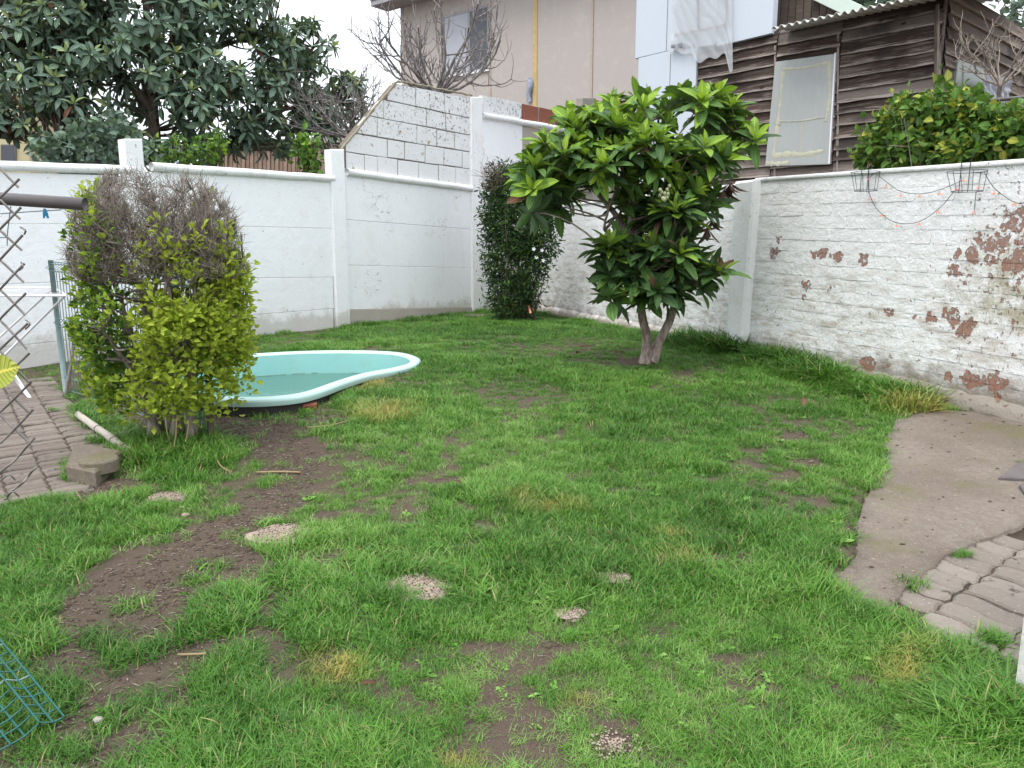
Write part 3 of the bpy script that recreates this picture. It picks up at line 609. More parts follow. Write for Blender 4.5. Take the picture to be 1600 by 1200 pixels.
# sill, eave and gutter
mb = MB(); strip(mb, PH, (690, 123), (766, 109), .06, .05, .05); mb.build('sill', M_WHITEM, ph)
e0, e1 = PH.hit(578, 4), PH.hit(1010, -110); M_EAVE = simple('grey_eave', (.33, .33, .34), .7, .15, 6)
dirh = (PH.hit(1003, 0)-PH.hit(631, 0)); dirh.z = 0; dirh.normalize(); topz = PH.hit(631, 12).z; Lh = (PH.hit(1003, 0)-PH.hit(631, 0)).length
p0 = V3((PH.hit(631, 0).x, PH.hit(631, 0).y, topz+.01))-dirh*.62; p1 = p0+dirh*(Lh+1.3)
# fascia follows a level eave; wall panels run up to the soffit behind it
mb = MB(); slab(mb, [p0, p1, p1+PH.n*.55, p0+PH.n*.55], V3((0, 0, 1)), .05, .0, .002); mb.build('soffit', M_EAVE, ph)
mb = MB(); slab(mb, [p0+PH.n*.552, p1+PH.n*.552, p1+PH.n*.552+V3((0, 0, .17)), p0+PH.n*.552+V3((0, 0, .17))], PH.n, .03, .0, .004); mb.build('fascia', M_EAVE, ph)
mb = MB(); slab(mb, [p0+PH.n*.62+V3((0, 0, .16)), p1+PH.n*.62+V3((0, 0, .16)), p1-PH.n*3+V3((0, 0, 1.5)), p0-PH.n*3+V3((0, 0, 1.5))], (PH.n*.4+V3((0, 0, 1))).normalized(), .04, .04, .004); mb.build('roof', M_EAVE, ph)
mb = MB(); cH = (PH.hit(631, 200)+PH.hit(1003, 200))/2; a, b = PH.hit(631.5, 200), PH.hit(1003, 200); a.z = b.z = 0
slab(mb, [a, b, b+V3((0, 0, topz)), a+V3((0, 0, topz))], PH.n, -.13, 5.5, .004); mb.build('house_body', M_PINK, ph)
mb = MB(); G = catmull([PH.hit(*p) for p in [(829, 123), (831, 135), (828, 147), (830, 160)]], 10)+np.array(PH.n)*.05; tube(mb, G, [.04, .07, .08, .07, .08, .06, .07, .05, .06, .03], 6); tag(mb.build('hanging_rag', simple('grey_rag', (.3, .33, .4), .9, .3, 20), None, True, PH.hit(829, 123)), 'crumpled grey-blue rag hanging beside the ochre trim of the beige house', 'rag')
# wooden house with white sheets
wz = WC.copy(); wz.z = 0
wh = thing('wooden_house', 'dark weathered clapboard house above the brick wall', 'house', wz)
ph_h = .132
def topW(u): return lineY((1100, 64), (1465, -14), u)
zt0 = PW.hit(1465, -25).z; zb0 = PW.hit(1465, 330).z
nrow = int((zt0-zb0+.6)/ph_h)+2
def clap(pl, ul, ur, zlo, zhi, name='plank', mat=M_WOOD, root=wh, dz=0):
    a, b = pl.hit(ul, 150), pl.hit(ur, 150)
    for r in range(40):
        z0 = zlo+r*ph_h+dz; z1 = z0+ph_h+.012
        if z0 > zhi: break
        sag = random.uniform(-.008, .008); sg2 = random.uniform(-.008, .008)
        A, B = V3((a.x, a.y, z0+sag)), V3((b.x, b.y, z0+sg2)); A2, B2 = V3((a.x, a.y, z1)), V3((b.x, b.y, z1))
        mb = MB(); n = pl.n; lo, hi, bk = .034+random.uniform(-.006, .01), .004, -.02; m_ = 9; t = np.linspace(0, 1, m_)
        rows = [(A, bk), (A, lo), (A.lerp(A2, .15), lo-.003), (A2, hi), (A2, bk)]
        Vv = []; UVv = []; L = (B-A).length
        for k, (p, off) in enumerate(rows):
            pe = {0: B, 1: B, 2: B.lerp(B2, .15), 3: B2, 4: B2}[k]
            for x in t: Vv.append(tuple(p.lerp(pe, x)+n*off+V3((0, 0, random.uniform(-.006, .006) if k in (0, 1, 2) else 0)))); UVv.append((x*L, [0, .02, .04, ph_h, ph_h+.02][k]))
        F = [[k*m_+i, k*m_+i+1, (k+1)*m_+i+1, (k+1)*m_+i] for k in range(4) for i in range(m_-1)]
        mb.add(Vv, F, 0, [[UVv[i] for i in f] for f in F]); mb.build(name, mat, root)
zlo = PW.hit(1465, 300).z
clap(PW, 1086, 1211, zlo, PW.hit(1200, 62).z, dz=.02); zroof = PW.hit(1206, 44, .45).z-ph_h+.09
clap(PW, 1212.5, 1309, zlo, zroof, dz=-.02); clap(PW, 1310.5, 1463, zlo, zroof, dz=.01)
clap(PW2, 1467, 1720, PW2.hit(1470, 330).z, PW2.hit(1470, -30).z, mat=M_WOODG, dz=.05)
mb = MB(); slab(mb, [V3((WC.x, WC.y, 0)), V3((WC.x, WC.y, 0))+PW.d*(3.2 if PW.d.x < 0 else -3.2), V3((WC.x, WC.y, zroof+ph_h))+PW.d*(3.2 if PW.d.x < 0 else -3.2), V3((WC.x, WC.y, zroof+ph_h))], PW.n, -.03, 2.5, .004); mb.build('wall_core', M_WOOD, wh)
mb = MB(); strip(mb, PW, (1464.5, 330), (1465.5, 8), .05, .045, .03); mb.build('corner_board', M_WOODG, wh)
mb = MB(); strip(mb, PW, (1211.5, 330), (1212.5, 72), .025, .03, .02); mb.build('cover_strip', M_WOODG, wh); mb = MB(); strip(mb, PW, (1309.5, 330), (1310.5, 50), .025, .03, .02); mb.build('cover_strip', M_WOOD, wh)
# corrugated roof
M_ZINC = simple('weathered_zinc', (.45, .44, .4), .6, .3, 10, .3, .002)
r0 = PW.hit(1206, 44, .45); r1 = PW.hit(1475, -14, .45); rv = (r1-r0); rv.z = 0; Lr = rv.length*1.5; rd = rv.normalized()
N = 260; t = np.linspace(0, Lr, N); prof = .019*np.sin(t/.09*2*np.pi); rows = []
for k, (bk, up) in enumerate([(0, 0), (.3, .04), (2.2, .42)]):
    rows.append(np.stack([r0.x+rd.x*t-PW.n.x*bk, r0.y+rd.y*t-PW.n.y*bk, r0.z+(r1.z-r0.z)*t/rv.length+up+prof], 1))
rows = rows+[rr-np.array([0, 0, .006]) for rr in rows[::-1]]
i = (np.arange(5)[:, None]*N+np.arange(N-1)[None]).ravel(); i = np.concatenate([i, 5*N+np.arange(N-1)]); j = np.concatenate([i[:-(N-1)]+N, np.arange(N-1)])
mb = MB(); mb.add(np.concatenate(rows), np.stack([i, i+1, j+1, j], 1)); mb.build('roof', M_ZINC, wh, True)
# rafters/eave board

# upper gable of vertical boards with green fascia, set back
PWb = Plane(PW.p-PW.n*.35, tuple(PW.d[:2]))
us = np.linspace(1208, 1330, 11)
for a, b in zip(us[:-1], us[1:]):
    mb = MB(); slab(mb, wallquad(PWb, a+.6, b-.6, 60, 60, -60, -60), PWb.n, random.uniform(0, .02), .04, .004)
    o = mb.build('board', M_WOODG, wh)
mb = MB(); strip(mb, PWb, (1278, -10), (1345, 22), .16, .08, .02); mb.build('fascia', simple('pale_green_paint', (.5, .58, .52), .6, .1, 5), wh)
# translucent sheet over the window opening
m = MT('fibreglass_sheet', .35, .35); uv = m.uv(); x = m.mix(m.noise(3, 4), (.3, .315, .31), (.38, .39, .375)); st = m.noise(9, 5, vec=m.map(uv, (6, .6, 1))); x = m.mix(m.math('MULTIPLY', m.step(st, .5, .8), .4), x, (.5, .49, .4)); m.col(x)
M_FIB = m.m; M_FOAM = simple('yellowed_sealant', (.46, .445, .34), .7, .15, 20, .2, .004)
sheet = [(1196, 260), (1297, 257), (1307, 84), (1212, 97)]
SQ = [PW.hit(u, v, .05) for u, v in sheet]
mb = MB(); slab(mb, SQ, PW.n, .012, .0, .003); wso = mb.build('window_sheet', M_FIB, wh)
def bil(s, t): return SQ[0].lerp(SQ[1], s).lerp(SQ[3].lerp(SQ[2], s), t)+PW.n*.013
for pts, w in [([(.12, .1), (.15, .5), (.16, .9)], .05), ([(.15, .92), (.5, .91), (.93, .93)], .05), ([(.9, .93), (.94, .6), (.9, .4)], .055), ([(.1, .1), (.4, .11), (.6, .1), (.9, .13)], .09), ([(.02, .03), (.2, .02), (.38, .03)], .07), ([(.55, .12), (.55, .25), (.54, .4)], .025), ([(.15, .43), (.5, .42), (.92, .44)], .02), ([(.12, .42), (.16, .4), (.19, .41)], .07)]:
    P = catmull([bil(*p) for p in pts], 24); mb = MB(); w_ = w*.75*(.35+1.1*rng.random(24)); ss = np.array(PW.n); T = np.gradient(P, axis=0); T /= np.linalg.norm(T, axis=1, keepdims=True); A = np.cross(ss[None], T)
    Vv = np.concatenate([P-A*w_[:, None]/2, P+ss*.006, P+A*w_[:, None]/2]); i = np.arange(23); mb.add(Vv, np.concatenate([np.stack([i, i+1, i+25, i+24], 1), np.stack([i+24, i+25, i+49, i+48], 1)])); mb.build('sealant', M_FOAM, wso, True)
for a, b in [((1298.5, 257), (1308.5, 84))]:
    mb = MB(); strip(mb, PW, a, b, .018, .066, -.03); mb.build('sheet_edge', M_WHITEM, wso)
# side window and foil sheet on the right face
mb = MB(); slab(mb, wallquad(PW2, 1486, 1529, 165, 165, 92, 108), PW2.n, .05, .02, .004); mb.build('side_window', simple('dusty_pane', (.3, .33, .29), .3, .2, 5), wh)
mb = MB(); strip(mb, PW2, (1497, 96), (1497, 165), .02, .06, -.05); mb.build('glazing_bar', simple('grey_bar', (.4, .42, .38), .6, .1), wh)
def cloth(pl, corner, nu, nv, amp, off, seed, edge=None, fold=14):
    c = [pl.hit(u, v, off) for u, v in corner]; U, Vv = np.meshgrid(np.linspace(0, 1, nu), np.linspace(0, 1, nv))
    bot = np.array(c[0])[None, None]*(1-U[..., None])+np.array(c[1])*U[..., None]; top = np.array(c[3])[None, None]*(1-U[..., None])+np.array(c[2])*U[..., None]
    if edge is not None: bot = bot+np.array([0, 0, 1.])*edge(U)[..., None]
    P = bot*(1-Vv[..., None])+top*Vv[..., None]; d = amp*(fbm(U*5+Vv*4, Vv*2.2-U*3, seed, 4)-.5)*2+amp*.5*np.abs(np.sin((U*1.3+Vv)*14+4*fbm(U*3, Vv*3, seed+5)))
    P = P+d[..., None]*np.array(pl.n); i = (np.arange(nv-1)[:, None]*nu+np.arange(nu-1)[None]).ravel(); mb = MB(); mb.add(P, np.stack([i, i+1, i+nu+1, i+nu], 1)); return mb
mb = cloth(PW2, [(1540, 190), (1566, 185), (1578, 128), (1531, 112)], 30, 30, .06, .2, 4); tag(mb.build('foil_sheet', simple('grey_plastic_foil', (.38, .4, .45), .3, .25, 9, .6), None, True, PW2.hit(1555, 160, .2)), 'crumpled silver-grey plastic sheet hanging on the dark house side wall', 'plastic sheet')
# white cladding sheets on the same front
M_CLAD = mat_paint('white_cladding', (.52, .565, .62), .05, .75, .6, False)
wc = PW.hit(1040, 300); wc.z = 0
wcl = thing('white_annex', 'white sheet-clad annex between the beige house and the wooden house', 'annex', wc)
def sheetp(name, ul, ur, vbl, vbr, vtl, vtr, tf=.06):
    mb = MB(); slab(mb, wallquad(PW, ul, ur, vbl, vbr, vtl, vtr), PW.n, tf, .05-.001, .003); return mb.build(name, M_CLAD, wcl)
sheetp('cladding_sheet', 999, 1048, 92, 80.5, -120, -140); sheetp('cladding_sheet', 997, 1045.5, 420, 420, 93, 81.5); sheetp('cladding_sheet', 1046.5, 1086, 420, 420, 81, 71); sheetp('cladding_sheet', 1049, 1128, 80.5, 70, -140, -165); sheetp('cladding_sheet', 1129, 1217, 73, 52, -165, -190, .068)
mb = MB(); a = PW.hit(999, 200); b = PW.hit(1170, 200); a.z = b.z = 0; slab(mb, [a, b, b+V3((0, 0, 6.3)), a+V3((0, 0, 6.3))], PW.n, -.1, 2.2, .004); mb.build('annex_body', M_CLAD, wcl)
m = MT('plastic_film', .3, .5); m.col(m.mix(m.noise(3, 4), (.62, .63, .65), (.5, .51, .53))); tr_ = m.n('ShaderNodeBsdfTransparent'); mx = m.n('ShaderNodeMixShader'); mx.inputs[0].default_value = .5; m.t.links.new(m.b.outputs[0], mx.inputs[1]); m.t.links.new(tr_.outputs[0], mx.inputs[2]); m.t.links.new(mx.outputs[0], m.t.nodes['Material Output'].inputs[0]); M_FILM = m.m
mb = cloth(PW, [(1047, 86), (1146, 92), (1143, -60), (1052, -40)], 60, 70, .012, .12, 11, lambda U: .05*np.sin(U*9)-.2*np.exp(-((U-.96)/.06)**2)+.03*np.sin(U*23))
pf = thing('plastic_film', 'torn white plastic film hanging over the white cladding and planks', 'plastic sheet', PW.hit(1095, 60, .15)); mb.build('film', M_FILM, pf, True)
for p0_, p1_ in [((1090, -20), (1091, 50)), ((1055, 55), (1135, 38)), ((1136, -20), (1134, 42))]:
    mb = MB(); a, b = PW.hit(*p0_, .1), PW.hit(*p1_, .1); tube(mb, [a, b], .012, 5); mb.build('batten', M_WOODG, pf)
mb = MB(); slab(mb, [PW.hit(*p, .1) for p in [(1050, 75), (1068, 74), (1068, 67), (1050, 71)]], PW.n, .03, .05, .004); tag(mb.build('loose_bracket', simple('dull_grey_metal', (.2, .2, .23), .6, .2), None, False, PW.hit(1058, 73, .1)), 'small dark grey bracket below the torn plastic film', 'bracket')
# far left yellow house, brown shed behind the big tree
yb = at(20, 300, 15); yb.z = 0; PY = Plane(yb, (1, .25)); yh = thing('yellow_house', 'dull yellow house corner at far left beyond the wall', 'house', yb)
facade(PY, yh, 'wall', simple('dull_yellow_render', (.5, .44, .27), .85, .12, 4), [(-220, 420), (46, 420), (47, 150), (-220, 150)], 0, 3)
o = facade(PY, yh, 'window', simple('dark_frame', (.12, .12, .12), .5, .1), [(2, 262), (26, 262), (26, 226), (2, 226)], .03, .02); mb = MB(); slab(mb, wallquad(PY, 4, 24, 260, 260, 228, 228), PY.n, .034, .0, .001); mb.build('pane', M_GLASS, o)
facade(PY, yh, 'roof', M_ZINC, [(-230, 150), (48, 150), (48, 140), (-230, 138)], .05, 3.2)
sb = at(430, 300, 12.5); sb.z = 0; PS = Plane(sb, (1, .35)); sh = thing('brown_shed', 'pinkish brown ribbed shed behind the big leafy tree', 'shed', sb)
M_SHED = simple('pinkish_brown_board', (.5, .36, .28), .8, .2, 8)
us = np.linspace(318, 560, 38)
for k, (a, b) in enumerate(zip(us[:-1], us[1:])): facade(PS, sh, 'board', M_SHED, [(a+.5, 380), (b-.5, 380), (b-.5, 226-(b-318)*.03), (a+.5, 226-(a-318)*.03)], .02 if k % 2 else .0, .05, .002)
facade(PS, sh, 'roof', M_ZINC, [(305, 232), (570, 222), (570, 212), (305, 222)], .06, 2.5, .004); facade(PS, sh, 'shed_body', M_SHED, [(319, 380), (559, 380), (559, 224), (319, 232)], -.06, 2, .004)
# ================================================================== PLANTS
def leaf_tpl(W_=.3, fold=.25, curl=.25, segs=6, tip=1.0, wave=.0):
    V, uv = [], []; 
    for i in range(segs+1):
        t = i/segs; w = W_*.5*(math.sin(math.pi*min(1, t**1.12))**.72)*1.06 if 0 < i < segs else (.012 if i == 0 else .004)
        z = -curl*t*t+.02*math.sin(t*9)*wave
        for s in (-1, 0, 1): V.append((t, s*w, z+abs(s)*w*fold*2+wave*.03*math.sin(t*14+s))); uv.append((t, .5+s*.5))
    F = []
    for i in range(segs):
        for s in (0, 1): a = i*3+s; F.append([a, a+3, a+4, a+1])
    F = np.array(F); U = np.array(uv)[F]
    return np.array(V), F, U
def frame(X, Zh):
    X = X/np.linalg.norm(X, axis=1, keepdims=True); Yv = np.cross(Zh, X); Yv /= np.linalg.norm(Yv, axis=1, keepdims=True)+1e-9; Zv = np.cross(X, Yv); return np.stack([X, Yv, Zv], -1)
def foliage(root, T, mats, pos, R, scl, ti, mi, n_parts=300, part='leaf', stuff='foliage', cell=9):
    """leaves: positions, 3x3 frames, scale, template and material index; the best seen become parts, the rest one mass"""
    N = len(pos); R = R*scl[:, None, None]; ctr = pos+R[:, :, 0]*.5
    u, v, d = project(ctr); inn = (u > 0) & (u < 1600) & (v > 0) & (v < 1200); key = (np.floor(u/cell)*10000+np.floor(v/cell)).astype(int)
    o = np.argsort(d); vis = np.zeros(N, bool); taken = set()
    for i in o:
        if inn[i] and key[i] not in taken: taken.add(key[i]); vis[i] = True
    view = ctr-np.array([0, 0, EYE]); view /= np.linalg.norm(view, axis=1, keepdims=True); face = np.abs((R[:, :, 2]*view).sum(1)/scl)
    sc = np.where(vis, scl/d*(.3+face), 0); pick = set(np.argsort(-sc)[:n_parts][sc[np.argsort(-sc)[:n_parts]] > 0].tolist()) if n_parts else set()
    cache = {}; rest_ = {}
    for i in pick:
        k = (ti[i], mi[i])
        if k not in cache: b = MB(); b.add(*T[ti[i]][:2], 0, T[ti[i]][2]); cache[k] = b.mesh(part, mats[mi[i]], True)
        M = np.eye(4); M[:3, :3] = R[i]; M[:3, 3] = pos[i]; inst(part, cache[k], root, Matrix(M.tolist()))
    mb = MB()
    for t in range(len(T)):
        ix = np.array([i for i in range(N) if ti[i] == t and i not in pick])
        if len(ix) == 0: continue
        Vt, Ft, Ut = T[t]; Vw = np.einsum('nij,kj->nki', R[ix], Vt)+pos[ix][:, None]; k = len(Vt)
        F = (Ft[None]+(np.arange(len(ix))*k)[:, None, None]).reshape(-1, 4); mb.add(Vw, F, np.repeat(mi[ix], len(Ft)), np.tile(Ut.reshape(-1, 2), (len(ix), 1)))
    if mb.n: tag(mb.build(stuff, mats, root, True), None, None, None, 'stuff')
def unit(a): return a/(np.linalg.norm(a, axis=-1, keepdims=True)+1e-9)
def rosettes(C_, AX, n, L, mprob, droop=.3, seed=1, spread=(18, 105)):
    """whorls of long leaves: centres, axes -> leaf arrays; mprob(rank, k) gives the material index"""
    r = np.random.default_rng(seed); pos, Rr, sc, mi, ti = [], [], [], [], []
    for c, a in zip(C_, AX):
        a = unit(a); t = unit(np.cross(a, [.3, .9, .1])); b = np.cross(a, t); m = int(n*(.75+.5*r.random())); ph0 = r.random()*6.28; mlist = mprob(c, r)
        for k in range(m):
            f = k/(m-1); inc = math.radians(spread[0]+(spread[1]-spread[0])*f**.8+r.normal(0, 8)); ph = ph0+k*2.4+r.normal(0, .15)
            rad = t*math.cos(ph)+b*math.sin(ph); d = a*math.cos(inc)+rad*math.sin(inc); d = unit(d+np.array([0, 0, -droop*f*(.5+r.random())]))
            up = unit(a*math.sin(inc)-rad*math.cos(inc)+.25*r.normal(size=3)+np.array([0, 0, .3])); l = L*(.55+.5*min(1, f*1.6))*(.8+.35*r.random())
            pos.append(c-a*.03*f+rad*.006); Rr.append((d, up)); sc.append(l); mi.append(mlist(f, r)); ti.append(r.integers(0, 4))
    X = np.array([q_[0] for q_ in Rr]); U = np.array([q_[1] for q_ in Rr])
    return np.array(pos), frame(X, U), np.array(sc), np.array(ti), np.array(mi)
def blob_points(blobs, dens, seed, shell=.45):
    r = np.random.default_rng(seed); out, ax = [], []
    for (u, v, ru, rv, Yd, rd) in blobs:
        n = max(3, int(ru*rv*dens))
        c = np.array(at(u, v, Yd)); sx = ru*Yd/FPX; sz = rv*Yd/FPX
        for _ in range(n):
            d = unit(r.normal(size=3)); q_ = shell+(1-shell)*r.random()**.6; p = c+d*np.array([sx, rd, sz])*q_; out.append(p); ax.append(unit(d*np.array([1, 1, 1])+np.array([0, 0, .75])+.2*r.normal(size=3)))
    return np.array(out), np.array(ax)
def twigs_to(mb, targets, AX, skel, r0, r1, seed, Q=6):
    """a curved twig from the nearest skeleton point to every target"""
    r = np.random.default_rng(seed); P = []
    for c, a in zip(targets, AX):
        d = np.linalg.norm(skel-c, axis=1)+.35*np.maximum(0, skel[:, 2]-c[2]+.1)*3; s = skel[np.argmin(d+r.random(len(d))*.08)]
        t = np.linspace(0, 1, Q)[:, None]; l = np.linalg.norm(c-s); m1 = s+(c-s)*.5-a*l*.18+r.normal(size=3)*l*.06
        P.append((1-t)**2*s+2*t*(1-t)*m1+t*t*c)
    P = np.array(P); R = np.linspace(r0, r1, Q)[None]*np.ones((len(P), 1)); V, F = tubes(P, R, 5); mb.add(V, F); return P
LT = [leaf_tpl(.35, .22, .2, 7), leaf_tpl(.3, .3, .3, 7, wave=.4), leaf_tpl(.37, .17, .08, 7, wave=.3), leaf_tpl(.32, .27, .42, 7, wave=.6)]
# ---- the loquat tree on the lawn
tb = gnd(1014, 570)
lt = thing('loquat_tree', 'small broad-leaved tree with forked pale trunk on the lawn by the brick wall', 'tree', tb)
Y0 = tb.y
def limb(px, r0, r1, n=14): return catmull([at(u, v, Y0+dy) for u, v, dy in px], n), np.linspace(r0, r1, n)
limbs = [limb([(1010, 568, 0), (1011, 530, 0), (1003, 495, 0), (998, 440, .03), (988, 390, 0), (985, 330, -.05), (986, 270, 0), (990, 200, .1)], .043, .012, 20),
         limb([(1017, 566, .0), (1032, 530, .04), (1050, 490, .06), (1058, 455, .1), (1066, 400, .12), (1092, 350, .1), (1105, 300, .1), (1120, 250, .15), (1140, 210, .2)], .04, .012, 20),
         limb([(992, 410, 0), (970, 350, .05), (940, 310, .05), (900, 275, 0), (850, 270, -.1)], .03, .008), limb([(985, 330, -.05), (1010, 290, -.2), (1040, 240, -.3)], .02, .008),
         limb([(1098, 345, .1), (1065, 310, -.1), (1045, 290, -.25)], .018, .007), limb([(994, 430, .03), (950, 395, -.15), (930, 375, -.25)], .018, .007), limb([(1003, 470, 0), (975, 455, -.2), (950, 470, -.3)], .014, .006),
         limb([(1052, 455, .1), (1090, 440, -.1), (1120, 430, -.2)], .014, .006), limb([(1000, 455, .0), (1015, 430, -.2), (1040, 410, -.35)], .014, .006), limb([(940, 310, .05), (905, 240, .2), (880, 230, .2)], .016, .006),
         limb([(1118, 255, .15), (1150, 240, .1), (1170, 215, .05)], .014, .006), limb([(960, 340, .05), (945, 360, -.1), (950, 330, -.2), (965, 290, -.25)], .014, .006)]
tm = MB(); skel = []
for P, R in limbs:
    if R[0] > .038: R = R.copy(); R[:3] *= np.array([1.45, 1.2, 1.05])
    P = P+(rng.random(P.shape)-.5)*.008; V, F = tubes(P[None], R[None], 10); tm.add(V, F); skel.append(P[len(P)//3:])
skel = np.concatenate(skel)
blobsL = [(985,180,68,32,Y0+.1,.5),(1085,172,55,30,Y0+.15,.45),(1135,195,32,28,Y0+.1,.35),(920,212,52,36,Y0,.45),(872,250,42,34,Y0-.1,.4),(838,295,34,38,Y0-.15,.3),(880,300,30,30,Y0,.3),(1010,250,60,38,Y0-.15,.5),(945,262,50,34,Y0-.2,.4),
          (1075,262,50,36,Y0-.1,.45),(1055,325,42,36,Y0-.3,.3),(1000,325,40,36,Y0+.05,.3),(1030,350,36,30,Y0,.3),(1090,330,26,30,Y0+.05,.25),(1172,215,14,20,Y0,.15),(1120,262,25,30,Y0,.25),
          (985,395,45,30,Y0-.1,.35),(950,400,24,34,Y0-.15,.3),(1045,390,50,34,Y0-.2,.35),(1010,440,60,34,Y0-.15,.35),(1075,430,40,28,Y0-.1,.3),(1118,425,22,16,Y0-.15,.2),(960,462,34,14,Y0-.2,.2),(1030,462,40,16,Y0-.1,.25)]
RC, RAx = blob_points(blobsL, .0098, 5)
twigs_to(tm, RC, RAx, skel, .009, .004, 3)
tro = tm.build('trunk', M_TRUNK, lt, True)
def lp(c, r):
    u, v, d = project(c); hi = 1 if v < 300 else 0; yng = r.random() < (1. if v < 300 else .4)
    def f(fr, r):
        if r.random() < .012: return 4
        if yng and fr < .36: return 3 if r.random() < .6 else 2
        if yng and fr < .68: return 2 if r.random() < .6 else 1
        if hi and r.random() < .4: return 1
        return 0 if r.random() < .62 else 1
    return f
RAx = unit(RAx+.3*rng.normal(size=RAx.shape)+np.array([0, 0, .6])); pos, R, sc, ti, mi = rosettes(RC, RAx, 13, .195, lp, .12, 2, (6, 82))
foliage(lt, LT, [L_DARK, L_MID, L_LIGHT, L_YOUNG, L_BROWN], pos, R, sc, ti, mi, 300)
# hanging dead leaves by the wall, and the fruit cluster
RCd = np.array([at(u, v, Y0+.05) for u, v in [(1120, 235), (1132, 300), (1140, 290), (1112, 345), (1105, 360), (1068, 340)]]); pos, R, sc, ti, mi = rosettes(RCd, np.tile([0, 0, -1.], (6, 1)), 6, .15, lambda c, r: (lambda f, r: 0), .5, 8, (15, 60))
foliage(lt, LT, [L_BROWN], pos, R, sc, ti, mi, 20, 'dead_leaf', 'dead_foliage')
fm = MB(); fc = np.array(at(1038, 306, Y0-.62)); ico = bmesh.new(); bmesh.ops.create_icosphere(ico, subdivisions=2, radius=1); IV = np.array([v.co[:] for v in ico.verts]); IF = np.array([[v.index for v in f.verts] for f in ico.faces]); ico.free()
ico = bmesh.new(); bmesh.ops.create_icosphere(ico, subdivisions=1, radius=1); IV1 = np.array([v.co[:] for v in ico.verts]); IF1 = np.array([[v.index for v in f.verts] for f in ico.faces]); ico.free()
for k in range(16): fm.add(IV*np.array([.013, .013, .016])+fc+rng.normal(size=3)*.028, IF)
fm.build('fruit_cluster', simple('green_fruit', (.3, .32, .17), .7, .2, 30), lt, True)
# ---- the big loquat behind the wall
bt = at(240, 300, 9.3); bt.z = .2
bgT = thing('big_tree', 'large dark leafy tree beyond the white wall at upper left', 'tree', bt)
def limbB(px, r0, r1, n=14): return catmull([at(u, v, Yd) for u, v, Yd in px], n), np.linspace(r0, r1, n)
LB = [(catmull([bt, at(243, 250, 9.3), at(240, 190, 9.3), at(236, 120, 9.3), at(230, 40, 9.3), at(225, -60, 9.3), at(220, -170, 9.3)], 22), np.linspace(.085, .02, 22)),
      limbB([(238, 170, 9.3), (190, 120, 9.1), (120, 80, 8.9), (40, 60, 8.8)], .06, .015), limbB([(240, 200, 9.3), (200, 215, 9.1), (120, 215, 8.8), (60, 225, 8.6), (20, 215, 8.6)], .035, .01), limbB([(238, 150, 9.3), (290, 100, 9.7), (350, 70, 10), (430, 60, 10.4)], .06, .012),
      limbB([(310, 262, 9.9), (350, 235, 10), (385, 190, 10.1), (420, 150, 10.3), (470, 100, 10.8), (500, 60, 11)], .075, .015), limbB([(385, 195, 10.1), (450, 170, 10.5), (520, 150, 11.1)], .04, .01), limbB([(236, 130, 9.3), (280, 40, 9.6), (320, -40, 9.8)], .05, .015), limbB([(234, 90, 9.3), (160, 10, 9.2), (100, -60, 9)], .05, .015),
      limbB([(300, 95, 9.7), (320, 140, 9.5), (310, 170, 9.3)], .025, .008)]
bm_ = MB(); skel = []
for P, Rr in LB: P = P+(rng.random(P.shape)-.5)*.02; V, F = tubes(P[None], Rr[None], 9); bm_.add(V, F); skel.append(P[3:])
skel = np.concatenate(skel)
blobsB = [(40,60,70,55,8.8,.6),(110,30,70,45,9,.7),(60,130,70,40,8.7,.5),(150,90,70,45,9,.7),(20,190,45,30,8.6,.4),(110,170,60,30,8.8,.5),(220,40,80,45,9.3,.9),(300,30,75,40,9.6,.8),(380,20,60,30,10,.7),(250,110,55,40,9.2,.8),(330,110,60,40,9.5,.7),(310,160,55,40,9.2,.45),(390,130,55,38,10,.6),(400,185,50,32,10,.5),(440,95,50,35,10.4,.6),(480,70,45,45,10.8,.5),(500,130,45,35,11,.5),(545,140,30,34,11.2,.4),(520,180,36,26,11,.4),(560,170,18,22,11.4,.3),(430,60,40,26,10.4,.5),(455,140,40,34,10.6,.5),(470,180,45,24,10.7,.4),(200,150,35,40,9.2,.6),(75,225,30,22,8.5,.3),(150,205,60,30,9,.4),(300,215,40,28,9.6,.4),(380,225,50,24,10,.4),(450,215,50,26,10.6,.4),(520,215,40,26,11,.4),(200,225,40,26,9,.3),(255,235,40,22,9,.3),(320,232,40,18,9.6,.3),
          (60,-50,120,60,9,1),(200,-70,130,70,9.3,1.2),(340,-60,110,55,9.8,1),(-80,80,80,110,8.7,.9),(-60,180,60,40,8.5,.5)]
BC, BAx = blob_points(blobsB, .0132, 9, .28)
twigs_to(bm_, BC, BAx, skel, .014, .005, 4)
bm_.build('trunk', M_DBARK, bgT, True)
def lpB(c, r):
    yng = r.random() < .5
    def f(fr, r):
        if r.random() < .008: return 3
        if yng and fr < .3: return 2
        return 0 if r.random() < .55 else 1
    return f
pos, R, sc, ti, mi = rosettes(BC, BAx, 11, .165, lpB, .4, 12, (10, 115))
foliage(bgT, LT, [B_DARK, B_MID, B_PALE, L_BROWN], pos, R, sc, ti, mi, 300)
